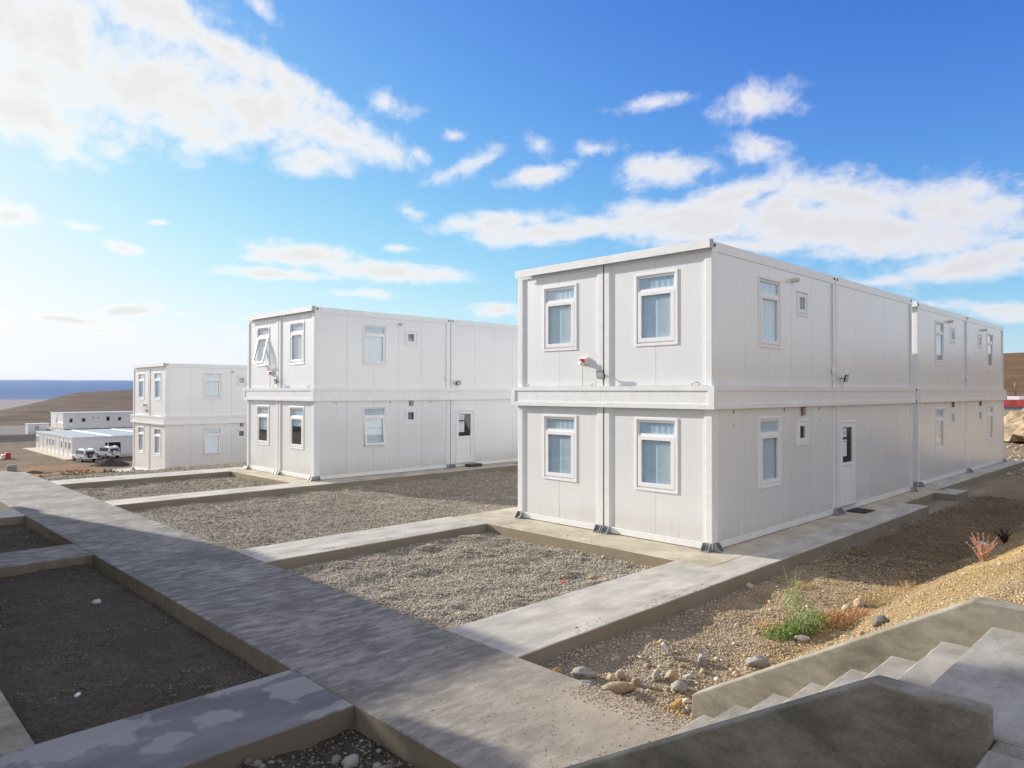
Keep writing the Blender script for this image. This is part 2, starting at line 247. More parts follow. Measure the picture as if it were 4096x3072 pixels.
M = dict(
 wall=wall_mat(),
 trim=mat('painted_steel', (.84, .85, .84), .3, coat=.6, var=.05, vscale=5, bump=.03, bscale=15),
 upvc=mat('white_upvc', (.88, .88, .88), .28, var=.02),
 seal=mat('black_rubber', (.02, .02, .022), .7),
 glass=glass_mat('window_glass', (.93, .97, 1.0), refl=.08), dglass=glass_mat('door_glass', (.35, .4, .45), .02),
 blind=mat('blind_fabric', (.80, .93, .98), .8, var=.05, vscale=8), blindw=mat('pale_curtain', (.86, .88, .86), .8, var=.08, vscale=9, streak=(3, 3, .4)),  # blind tinted blue: sky reflected in the panes is put into its colour
 dark=mat('dark_interior', (.06, .055, .05), .8, var=.3, vscale=3),
 galv=mat('galvanised_steel', (.42, .45, .45), .45, .7, var=.25, vscale=25),
 black=mat('black_plastic', (.02, .02, .022), .4), led=mat('lamp_lens', (.75, .78, .8), .25), grey=mat('grey_plastic', (.5, .5, .5), .5),
 red=mat('red_plastic', (.55, .03, .06), .35), cable=mat('cable_grey', (.3, .28, .26), .6), cream=mat('cream_plastic', (.72, .68, .58), .5),
 paper=mat('paper', (.75, .78, .78), .8), ink=mat('ink', (.05, .05, .07), .7), rust=mat('rusty_vent', (.22, .15, .09), .8, var=.5, vscale=20),
 roof=mat('roof_sheet', (.38, .42, .46), .4, var=.08, vscale=.6), floor=mat('vinyl_floor', (.2, .19, .17), .6),
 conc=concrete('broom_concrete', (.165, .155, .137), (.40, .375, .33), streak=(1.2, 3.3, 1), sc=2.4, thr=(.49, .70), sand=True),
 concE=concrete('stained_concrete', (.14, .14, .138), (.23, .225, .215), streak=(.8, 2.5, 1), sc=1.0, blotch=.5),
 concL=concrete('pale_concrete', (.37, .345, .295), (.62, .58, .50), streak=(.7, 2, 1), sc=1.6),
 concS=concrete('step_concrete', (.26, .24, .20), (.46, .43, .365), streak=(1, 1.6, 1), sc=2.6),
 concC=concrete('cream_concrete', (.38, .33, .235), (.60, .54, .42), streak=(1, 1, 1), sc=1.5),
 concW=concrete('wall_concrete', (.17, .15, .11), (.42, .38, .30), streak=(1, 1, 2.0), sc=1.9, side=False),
 wood=mat('brown_wood', (.09, .045, .03), .7, var=.4, vscale=15), rubber=mat('mat_rubber', (.03, .024, .02), .9, var=.3, vscale=40, bump=.3),
)
# ------------------------------------------------------------------ container buildings
CW, CLN, H, HB0, HB1 = 2.64, 6.06, 5.976, 2.725, 3.18      # end width, length, roof, belt
def face_map(kind, LX, LY, ox=0, oy=0):
    if kind == 'W': return lambda s, d, z: (ox-d, oy+s, z)
    if kind == 'E': return lambda s, d, z: (ox+LX+d, oy+s, z)
    if kind == 'S': return lambda s, d, z: (ox+s, oy-d, z)
    return lambda s, d, z: (ox+s, oy+LY+d, z)
def ring_boxes(mb, s0, s1, z0, z1, w, d0, d1, T, wb=None, wt=None):
    wb = wb or w; wt = wt or w
    mb.box(s0, s1, d0, d1, z0, z0+wb, T); mb.box(s0, s1, d0, d1, z1-wt, z1, T)
    mb.box(s0, s0+w, d0, d1, z0+wb, z1-wt, T); mb.box(s1-w, s1, d0, d1, z0+wb, z1-wt, T)
def panel(parent, T, s0, s1, z0, z1, d, holes, name='wall_panel'):
    mb = MB(); hs = [(max(a, s0), min(b, s1), max(c, z0), min(e, z1)) for a, b, c, e in holes if a < s1-.01 and b > s0+.01 and c < z1 and e > z0]
    S_ = sorted({s0, s1, *[h[0] for h in hs], *[h[1] for h in hs]}); Z_ = sorted({z0, z1, *[h[2] for h in hs], *[h[3] for h in hs]})
    for i in range(len(S_)-1):
        for k in range(len(Z_)-1):
            sm, zm = (S_[i]+S_[i+1])/2, (Z_[k]+Z_[k+1])/2
            if any(h[0] < sm < h[1] and h[2] < zm < h[3] for h in hs): continue
            mb.box(S_[i], S_[i+1], d-.06, d, Z_[k], Z_[k+1], T)
    g = 0.004
    return mb.build(name, M['wall'], parent)
def big_window(parent, T, s0, z0, pd, tilt=0, blind=1.0, flip=False, dark=False):
    w, h = 1.045, 1.52
    mb = MB(); ring_boxes(mb, s0, s0+w, z0, z0+h, .052, pd-.07, pd+.018, T)
    ring_boxes(mb, s0+.052, s0+w-.052, z0+.052, z0+h-.052, .04, pd-.066, pd-.012, T, wb=.035, wt=.05)
    mb.box(s0+.092, s0+w-.092, pd-.06, pd-.006, z0+1.132, z0+1.185, T)
    win = mb.build('window', M['upvc'], parent, bevel=.004)
    MB().box(s0+.09, s0+w-.09, pd-.042, pd-.036, z0+1.18, z0+h-.10, T).build('transom_pane', M['glass'], win)
    a0, a1, b0, b1 = s0+.082, s0+w-.082, z0+.083, z0+1.135
    def TT(s, d, z):
        if tilt:
            c, q = math.cos(tilt), math.sin(tilt); dz = z-b1; dd = d-pd
            d, z = pd+dd*c-dz*q, b1+dz*c+dd*q
        return T(s, d, z)
    mb = MB(); ring_boxes(mb, a0, a1, b0, b1, .085, pd-.04, pd+.012, TT); mb.build('sash', M['upvc'], win, bevel=.005)
    MB().box(a0+.083, a1-.083, pd-.02, pd-.014, b0+.083, b1-.083, TT).build('pane', M['glass'], win)
    if blind > 0:
        zt, zb = z0+h-.09, z0+.09+(1-blind)*1.3
        mb = MB(); x0_, x1_ = s0+.05, s0+w-.05; nn = 22      # gently pleated cloth
        r1 = []; 
        for z in (zb, zt):
            r1.append([T(x0_+(x1_-x0_)*i/nn, pd-.062+.004*math.sin(i*1.9), z) for i in range(nn+1)]+[T(x1_-(x1_-x0_)*i/nn, pd-.068+.004*math.sin((nn-i)*1.9), z) for i in range(nn+1)])
        mb.rings(r1); mb.build('blind', M['blindw'] if flip else M['blind'], win)
        if blind >= 1 and not flip:    # lighter second curtain layer at one side
            q0 = s0+.05; MB().box(q0, q0+.40, pd-.056, pd-.053, z0+.09, z0+1.02, T).build('curtain', M['blindw'], win)
    if tilt:
        mb = MB()
        for ss in (a0+.05, a1-.05): mb.tube([T(ss, pd-.02, b0+.35), TT(ss, pd-.03, b0+.1)], .008, 5)
        mb.build('stay_arm', M['galv'], win)
    return win
def small_window(parent, T, s0, z0, pd):
    w = .6; mb = MB(); ring_boxes(mb, s0, s0+w, z0, z0+w, .05, pd-.07, pd+.016, T); ring_boxes(mb, s0+.05, s0+w-.05, z0+.05, z0+w-.05, .03, pd-.066, pd-.012, T)
    win = mb.build('window', M['upvc'], parent, bevel=.004, label='small square window')
    mb = MB(); ring_boxes(mb, s0+.072, s0+w-.072, z0+.072, z0+w-.072, .088, pd-.04, pd+.008, T); mb.build('sash', M['upvc'], win, bevel=.004)
    MB().box(s0+.158, s0+w-.158, pd-.02, pd-.014, z0+.158, z0+w-.158, T).build('pane', M['glass'], win)
    MB().box(s0+.1, s0+w-.1, pd-.2, pd-.19, z0+.1, z0+w-.1, T).build('insect_screen', M['grey'], win)
def door(parent, T, s0, pd, text=True):
    z0, z1, w = .15, 2.32, .98; D = MB(); ring_boxes(D, s0, s0+w, z0, z1, .055, pd-.07, pd+.018, T, wb=.03)
    d = D.build('door', M['upvc'], parent, bevel=.004)
    mb = MB(); a, b = s0+.062, s0+w-.062; gz0, gz1 = 1.25, 2.15; g0, g1 = s0+.14, s0+w-.2
    for (q0, q1, y0, y1) in ((a, g0, z0+.035, z1-.06), (g1, b, z0+.035, z1-.06), (g0, g1, gz1, z1-.06), (g0, g1, gz0-.09, gz0), (g0, g1, z0+.035, z0+.15)): mb.box(q0, q1, pd-.045, pd+.006, y0, y1, T)
    lf = mb.build('leaf', M['upvc'], d, bevel=.004)
    MB().box(g0+.008, g1-.008, pd-.03, pd-.006, z0+.158, gz0-.098, T).build('lower_panel', M['upvc'], d, bevel=.003)
    MB().box(g0, g1, pd-.024, pd-.018, gz0, gz1, T).build('pane', M['dglass'], d)
    MB().box(s0, s0+w, pd-.07, pd+.035, z0-.02, z0, T).build('threshold', M['galv'], d)
    mb = MB(); mb.box(b-.05, b-.022, pd+.006, pd+.012, 1.0, 1.22, T); mb.tube([T(b-.036, pd+.01, 1.14), T(b-.036, pd+.05, 1.14), T(b-.14, pd+.055, 1.14)], .009, 6); mb.build('handle', M['upvc'], d)
    pw = .31
    MB().box(g0+.005, g0+pw, pd-.0165, pd-.0155, 1.90, 2.125, T).build('notice', M['paper'], d, label='white paper lettered I-6')
    MB().box(g0+.005, g0+pw, pd-.0165, pd-.0155, 1.41, 1.84, T).build('notice', M['paper'], d, label='white paper with dark smudged heading')
    mb = MB(); x = g0+.07; z = 1.955; hh = .085; dd = (pd-.0150, pd-.0143)   # I-6
    def b_(u0, u1, v0, v1): mb.box(x+u0, x+u1, *dd, z+v0, z+v1, T)
    b_(.02, .034, 0, hh); b_(.005, .049, 0, .01); b_(.005, .049, hh-.01, hh)
    b_(.068, .1, hh/2-.005, hh/2+.007)
    u = .118; b_(u, u+.013, .008, hh-.008); b_(u+.006, u+.048, hh-.012, hh); b_(u+.006, u+.048, 0, .012); b_(u+.013, u+.048, hh/2-.005, hh/2+.006); b_(u+.037, u+.05, .008, hh/2)
    mb.build('lettering', M['ink'], d)
    mb = MB(); 
    for i in range(5): mb.box(g0+.09+i*.03, g0+.11+i*.03, *dd, 1.775+.004*(i % 2), 1.80, T)
    mb.build('heading', M['ink'], d)
    return d
def floodlight(parent, T, s, z, out=.12, dirs=1):
    # small LED flood on an arm out of the joint
    mb = MB(); hw, hh = .105, .085
    def L(a, b, c):                     # lamp local: a along, b outward, c up, tilted downwards
        t = -.5; return T(s+a, out+b*math.cos(t)-c*math.sin(t)*-1*.0+b*0, z+c+b*math.sin(t)*.6)
    mb.box(-hw, hw, -.02, .012, -hh, hh, lambda a, b, c: T(s+a, out+b+c*.28, z+c))
    o = mb.build('floodlight', M['black'], parent, bevel=.006)
    MB().box(-hw+.016, hw-.016, .012, .016, -hh+.014, hh-.014, lambda a, b, c: T(s+a, out+b+c*.28, z+c)).build('lens', M['grey'], o)
    MB().box(-.035, .035, .016, .019, -.022, .022, lambda a, b, c: T(s+a, out+b+c*.28, z+c)).build('led_array', M['led'], o)
    mb = MB(); mb.tube([T(s, -.03, z+.0), T(s, out-.02, z)], .012, 6); mb.box(s-.06, s+.06, out-.05, out-.03, z-.012, z+.012, T); mb.build('bracket', M['black'], o)
    MB().tube([T(s-.02, out-.03, z-.06), T(s-.03, .06, z-.18), T(s-.01, .03, HB1)], .006, 5).build('lamp_cable', M['cable'], o)
def siren(parent, T, s, z):
    mb = MB(); prof = [(-.07, -.05), (.07, -.05), (.07, .05), (-.07, .05)]
    rs = [[T(s+p*k, d, z+q*k) for p, q in prof] for d, k in ((-.03, 1.7), (.0, 1.5), (.05, 1.1))]
    o = mb.rings(rs).build('siren', M['cream'], parent, bevel=.008)
    MB().box(s-.045, s+.045, .05, .115, z-.03, z+.045, T).build('beacon', M['red'], o, bevel=.008)
    MB().tube([T(s, .03+.05*i, z-.055) for i in range(3)], .04, 10, rr=[.025, .038, .05]).build('horn', M['upvc'], o, smooth=True)
    MB().tube([T(s-.005, .06, z-.09), T(s+.002, .05, z-.3), T(s, .05, HB1)], .008, 5).build('siren_cable', M['cable'], o)
def anchor(parent, T, s, n=2):
    mb = MB(); w = .17
    mb.box(s-w/2, s+w/2, .0, .15, .004, .014, T)
    for q in (s-w/2, s+w/2-.008):
        mb.prism([(.012, .014), (.145, .014), (.05, .15), (.012, .15)], q, q+.008, lambda p, z, a: T(a, p, z))
    mb.box(s-w/2+.008, s+w/2-.008, .004, .012, .014, .15, T)
    mb.tube([T(s, .08, .014), T(s, .08, .05)], .012, 6)
    mb.build('anchor_bracket', M['galv'], parent)
def belt(parent, T, s0, s1, ends=(True, True)):
    P = .09
    mb = MB(); zt, zb = HB1-.095, HB0+.095
    mb.box(s0, s1, .002, P, zt, HB1, T); mb.box(s0, s1, .002, P, HB0, zb, T)
    e0 = s0+(.13 if ends[0] else 0); e1 = s1-(.13 if ends[1] else 0)
    if ends[0]: mb.box(s0, e0, .002, P, zb, zt, T)
    if ends[1]: mb.box(e1, s1, .002, P, zb, zt, T)
    mb.box(e0, e1, .002, P-.022, zb, zt, T)
    return mb.build('belt_panel', M['trim'], parent)
def building(loc, label, ny=2, nx=2, upper=('win', 'plain'), lower=('win', 'door'), ends=None, ef='W', plinth=0, group='white two-storey container blocks', brackets=True, lamp=True, sir=True, name='container_block', text=True, low_tilt=0):
    """ends: list per container (from south) of dicts for upper, lower windows"""
    LX, LY = nx*CLN, ny*CW; root = empty(name, loc, label, 'building', group)
    ends = ends or [({}, {})]*ny
    mid = [(0.155, HB0, 'lower'), (HB1, H-.2, 'upper')]
    # hidden structure: roof, floors, inner partition keep the rooms dark
    MB().box(.02, LX-.02, .02, LY-.02, H-.06, H-.02).build('roof', M['roof'], root)
    MB().box(.04, LX-.04, .04, LY-.04, 2.80, 3.1).build('intermediate_floor', M['floor'], root)
    MB().box(.04, LX-.04, .04, LY-.04, .03, .15).build('floor', M['floor'], root)
    mb = MB()
    for i in range(1, nx): mb.box(i*CLN-.04, i*CLN+.04, .1, LY-.1, .15, 2.8); mb.box(i*CLN-.04, i*CLN+.04, .1, LY-.1, 3.1, H-.07)
    mb.box(1.0+3.4, 1.06+3.4, .1, LY-.1, .15, 2.8)
    mb.build('partition', M['dark'], root)
    for fc in ('W', 'E'):
        T = face_map(fc, LX, LY); pd = -.034
        for c in range(ny):
            y0 = c*CW; full = (fc == ef)
            for zi, (za, zb, lv) in enumerate(mid):
                spec = ends[c][1-zi] if full else None
                wz = 1.01 if lv == 'lower' else 4.01
                holes = [(y0+.775+.02, y0+1.82-.02, wz+.02, wz+1.5)] if spec is not None else []
                panel(root, T, y0+.17, y0+1.302, za, zb, pd, holes); panel(root, T, y0+1.308, y0+2.46, za, zb, pd, holes)
                if spec is not None: big_window(root, T, y0+.775, wz, pd, **spec)
                for (a, b) in ((y0+.006, y0+.147), (y0+2.475, y0+2.612)):
                    MB().box(a, b, -.15, 0, za-.005 if zi else 0.012, zb, T).build('corner_post', M['trim'], root, bevel=.006)
                mb = MB(); mb.box(y0+.1475, y0+.19, -.1, -.012, za, zb, T); mb.build('post_flange', M['trim'], root); MB().box(y0+2.43, y0+2.4745, -.1, -.012, za, zb, T).build('post_flange', M['trim'], root)
            MB().box(y0+.148, y0+2.474, -.12, -.004, .01, .15, T).build('base_channel', M['trim'], root, bevel=.006)
            MB().box(y0+.002, y0+2.618, -.12, -.004, H-.199, H-.022, T).build('roof_beam', M['trim'], root)
            if c: MB().box(y0-.0275, y0+.0055, -.12, -.012, .02, H-.03, T).build('joint_seal', M['seal'], root)
        if brackets and fc == ef:
            for c in range(ny):
                anchor(root, T, c*CW+.1); anchor(root, T, c*CW+2.53)
        # roof gutter fascia
        if fc == ef:
            n = 2
            for i in range(n):
                a, b = (-.02+LY*i/n, -.02+LY*(i+1)/n-.002)
                mb = MB(); mb.box(a, b, .105, .12, H-.148, H+.02, T); mb.box(a, b, -.02, .105, H+.005, H+.02, T); mb.box(a, b, .085, .105, H-.148, H-.138, T); mb.build('roof_fascia', M['trim'], root)
            mb = MB(); mb.box(-.024, -.0205, -.02, .12, H-.148, H+.02, T); mb.build('fascia_end_cap', M['grey'], root)
        # belt
        xs = [-.09, 2.665, LY+.15] if ny == 2 else [-.09, 2.66, 5.3, LY+.15]
        for i in range(len(xs)-1): belt(root, T, xs[i], xs[i+1]-.004, (i == 0, i == len(xs)-2))
        if fc == ef and lamp: floodlight(root, T, CW*(ny-1)-.02, 3.43)
        if fc == ef and sir: siren(root, T, CW*(ny-1)+.54, 3.75)
        if fc == ef:
            for s, k in ((4.88, -1), (2.93, -1), (.42, -1), (.26, 1)):
                MB().tube([T(s, .03, HB1-.01), T(s, .035, HB1+.055), T(s+.02*k, .05, HB1+.07), T(s+.06*k, .09, HB1+.055)], .01, 6).build('cable_hook', M['galv'], root)
    for fc in ('S', 'N'):
        T = face_map(fc, LX, LY); pd = -.012
        for c in range(nx):
            x0 = c*CLN
            mir = lambda a, w: (a if True else a)
            for zi, (za, zb, lv) in enumerate(mid):
                sp = (lower if lv == 'lower' else upper)[c] if fc == 'S' else 'plain'
                wz = 1.01 if lv == 'lower' else 4.01; holes = []
                dz = 0 if lv == 'lower' else 2.99
                if sp in ('win', 'winm'):
                    bs = 1.918; ss = 3.79
                    if sp == 'winm': bs = CLN-1.918-1.045; ss = CLN-3.79-.6
                    holes = [(x0+bs+.02, x0+bs+1.025, wz+.02, wz+1.5), (x0+ss+.02, x0+ss+.58, 1.83+dz+.02, 2.43+dz-.02)]
                if sp == 'door': holes = [(x0+.30, x0+1.26, 0.152, 2.30)]
                sx = [.21, 1.30, 2.40, 3.51, 4.60, 5.83]
                for i in range(5): panel(root, T, x0+sx[i]+.003, x0+sx[i+1]-.003, za, zb, pd, holes)
                if sp in ('win', 'winm'):
                    tl = low_tilt if (lv == 'lower' and c == 0) else 0
                    big_window(root, T, x0+bs, wz, pd, tilt=tl, flip=(loc[1] > 10 or c or loc[0] > 5))
                    small_window(root, T, x0+ss, 1.83+dz, pd)
                    for sxx in (.853, 3.136, 5.03):
                        q = sxx if sp == 'win' else CLN-sxx
                        for zz in (5.64, 5.41):
                            z = zz-(0 if lv == 'upper' else 3.0)
                            if z > 2.68: z = 2.67
                            MB().tube([T(x0+q, pd-.01, z), T(x0+q, pd+.008, z)], .022, 8).build('bolt_cap', M['grey'], root)
                    vx = ss-.22 if sp == 'win' else ss+.82
                    if lv == 'upper':
                        o = MB().tube([T(x0+vx, pd-.02, 5.60), T(x0+vx, .13, 5.60)], .055, 12).build('vent_pipe', M['cream'], root, smooth=False)
                        mb = MB(); [mb.box(x0+vx-.05, x0+vx+.05, 0.131, .138, 5.56+.022*k, 5.57+.022*k, T) for k in range(4)]; mb.build('vent_louvre', M['cream'], o)
                    else:
                        mb = MB(); mb.box(x0+ss+.22, x0+ss+.40, pd, .03, 2.52, 2.71, T); o = mb.build('vent_box', M['rust'], root, bevel=.01)
                        mb = MB(); [mb.box(x0+ss+.235, x0+ss+.385, .031, .042, 2.535+.045*k, 2.55+.045*k, T) for k in range(4)]; mb.build('vent_louvre', M['cream'], o)
                if sp == 'door': door(root, T, x0+.29, pd, text)
                for (a, b) in ((x0+.006, x0+.2095), (x0+5.8335, x0+6.042)):
                    MB().box(a, b, -.15, 0 if lv == 'lower' else 0, za-.005 if zi else .012, zb, T).build('corner_post', M['trim'], root, bevel=.004)
            MB().box(x0+.2105, x0+5.8325, -.12, -.004, .01, .15, T).build('base_channel', M['trim'], root, bevel=.005)
            MB().box(x0+.006, x0+6.042, -.12, -.001, H-.1985, H, T).build('roof_beam', M['trim'], root, bevel=.005)
            if c: MB().box(x0-.0175, x0+.0055, -.12, -.008, .02, H-.02, T).build('joint_seal', M['seal'], root)
            if fc == 'S':
                for xx in (.105, 5.955):
                    MB().tube([T(x0+xx, -.02, H-.075), T(x0+xx, .006, H-.075)], .034, 12, rr=[.034, .034]).build('casting_hole', M['seal'], root)
                for xx in (.1, 5.95): 
                    if brackets: anchor(root, T, x0+xx)
                mb = MB(); mb.tube([T(x0+5.82, .018, HB1), T(x0+5.82, .018, H-.2)], .014, 6)
                cp = mb.build('conduit', M['trim'], root)
                if c == 0:
                    MB().box(x0+5.76, x0+5.88, .002, .07, 3.54, 3.66, T).build('junction_box', M['upvc'], cp, bevel=.008)
        xs = [-.09, 9.64, LX+.2]
        for i in range(2): belt(root, T, xs[i]+(.0895 if i == 0 else 0), xs[i+1]-.004, (False if i == 0 else False, i == 1))
        if fc == 'S' and lamp: floodlight(root, T, CLN+.29, 3.41, out=.14); 
    if plinth: MB().box(-.05, LX+.05, -.05, LY+.05, -plinth, 0).build('plinth', M['concW'], root)
    return root
Z0 = .004
building((0, 0, Z0), 'nearest white two-storey container block, its corner towards the camera', ends=[({}, {}), ({}, {})])
building((13.215, .163, Z0), 'white container block directly behind the nearest block, farthest right', upper=('win', 'winm'), lower=('win', 'winm'), lamp=False, sir=False)
building((-.022, 15.116, Z0), 'middle white container block with one upper window tilted wide open', ends=[({'flip': True}, {'blind': .45}), ({'tilt': .23, 'flip': True}, {'blind': .62, 'flip': True})], low_tilt=.08)
building((.971, 32.387, -1.4427), 'white container block standing lower down the slope, third from the front', ends=[({}, {}), ({}, {})], low_tilt=.07)
# the row on the other side of the walkway, outside the frame: it throws the foreground shadows
for yy, lb in ((4.58, 'first'), (21.72, 'second')):
    building((-12.0-2*CLN, yy, 8.4-H), 'white container block across the walkway left of the camera, %s in its row' % lb, ny=3, upper=('plain', 'plain'), lower=('plain', 'plain'), ends=[({}, {})]*3, ef='E', plinth=8.4-H+.4, lamp=False, sir=False, brackets=False)

# ------------------------------------------------------------------ concrete
def slab(name, x0, x1, y0, y1, z1=0, z0=-.4, m='conc', step=.35, kind='structure', parent=None, jit=.0035):
    nx, ny = max(1, round((x1-x0)/step)), max(1, round((y1-y0)/step)); r = random.Random(int(x0*100+y0*37))
    per = [(x0+(x1-x0)*i/nx, y0) for i in range(nx)]+[(x1, y0+(y1-y0)*i/ny) for i in range(ny)]+[(x1-(x1-x0)*i/nx, y1) for i in range(nx)]+[(x0, y1-(y1-y0)*i/ny) for i in range(ny)]
    cx, cy = (x0+x1)/2, (y0+y1)/2; J = [(r.uniform(-jit, jit)*.3, r.uniform(-jit, 0)) for _ in per]
    def off(p, q): return (p[0]-np.sign(p[0]-cx)*q*(abs(p[0]-x0) < 1e-6 or abs(p[0]-x1) < 1e-6), p[1]-np.sign(p[1]-cy)*q*(abs(p[1]-y0) < 1e-6 or abs(p[1]-y1) < 1e-6))
    r0 = [(*p, z0) for p in per]; r1 = [(*off(p, j[0]), z1-.012) for p, j in zip(per, J)]; r2 = [(*off(p, .009-j[1]*.8), z1-.0006) for p, j in zip(per, J)]; r3 = [(*off(p, .03), z1) for p in per]
    mb = MB().rings([r0, r1, r2, r3]); o = mb.build(name, M[m], parent)
    if kind: o['kind'] = kind
    return o
slab('walkway', -8.53, -6.5, -3.66, 26.1)
slab('path', -6.497, -1.1, -1.22, .1, m='concL'); slab('path', -1.097, 9.2, -1.22, -.58, m='concL')
slab('foundation_slab', -1.095, 12.9, -.575, 6.4, m='concC'); slab('path', -6.497, -1.1, 5.19, 6.5, m='concL')
slab('foundation_slab', 12.905, 26.2, -.42, 6.4, m='concL'); slab('path', 12.2, 13.5, -1.16, -.58, m='concL')
slab('path', -6.497, -.803, 14.1, 15.15, m='concL'); slab('path', -.797, 9.0, 14.1, 14.745, m='concL')
slab('foundation_slab', -.8, 13.0, 14.75, 21.3, m='concC'); slab('path', -6.497, -.803, 20.03, 21.38, m='concL')
slab('foundation_slab', .1, 14, 31.8, 38.6, z1=-1.447, z0=-2.4, m='concC')
slab('path', -20, -8.533, 8.0, 9.35); slab('path', -20, -8.533, 13.92, 15.35, m='concL')
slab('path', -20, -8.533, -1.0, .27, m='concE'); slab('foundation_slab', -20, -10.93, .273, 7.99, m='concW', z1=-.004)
slab('landing', -8.44, -6.6, -14, -5.883, z1=1.47, m='concS'); slab('terrace', -22, -8.583, -14, -6.27, z1=1.466, m='concS')
slab('threshold_slab', -8.583, -8.443, -14, -6.273, z1=1.462, z0=-.4)
st = empty('concrete_stairs', (-7.52, -4.8, 0), 'short flight of concrete steps climbing from the walkway to the landing', 'stairs')
NY = [-3.68, -4.0, -4.34, -4.655, -4.956, -5.253, -5.58, -5.88]; NZ = [.17, .36, .557, .738, .93, 1.11, 1.297]
for i in range(7):
    o = slab('step', -8.438+7.52, -6.602+7.52, NY[i+1]+4.8+.001, NY[i]+4.8, z1=NZ[i], z0=-.3, kind=None, parent=st, m='concS', jit=.014, step=.12)
def stair_wall(x0, x1, yend, label):
    prof = [(-3.53, -.4), (-3.56, .30), (-3.60, .325), (-5.775, 1.62), (yend, 1.62), (yend, -.4)]
    mb = MB().prism(prof, x0, x1, lambda p, q, a: (a-x0, p+4.8, q))
    o = mb.build('stair_wall', M['concW'], None, bevel=.012, loc=(x0, -4.8, 0)); return tag(o, label, 'wall', 'low concrete walls flanking the steps')
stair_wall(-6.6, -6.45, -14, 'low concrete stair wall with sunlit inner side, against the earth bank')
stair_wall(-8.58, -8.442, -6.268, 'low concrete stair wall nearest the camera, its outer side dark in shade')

# ------------------------------------------------------------------ ground
def vnoise(x, y, seed=0):
    x = np.asarray(x, float); y = np.asarray(y, float); xi = np.floor(x).astype(np.int64); yi = np.floor(y).astype(np.int64); fx = x-xi; fy = y-yi
    fx = fx*fx*(3-2*fx); fy = fy*fy*(3-2*fy)
    def h(a, b):
        n = (a*374761393+b*668265263+seed*1442695041) & 0xffffffff; n = ((n ^ (n >> 13))*1274126177) & 0xffffffff; return ((n ^ (n >> 16)) & 0xffff)/65535.0
    return (h(xi, yi)*(1-fx)+h(xi+1, yi)*fx)*(1-fy)+(h(xi, yi+1)*(1-fx)+h(xi+1, yi+1)*fx)*fy
def fbm(x, y, o=4, seed=0):
    s = 0; a = .5
    for i in range(o): s = s+a*vnoise(x*2**i, y*2**i, seed+i); a *= .5
    return s-.5*(1-.5**o)
def sstep(a, b, x): t = np.clip((x-a)/(b-a), 0, 1); return t*t*(3-2*t)
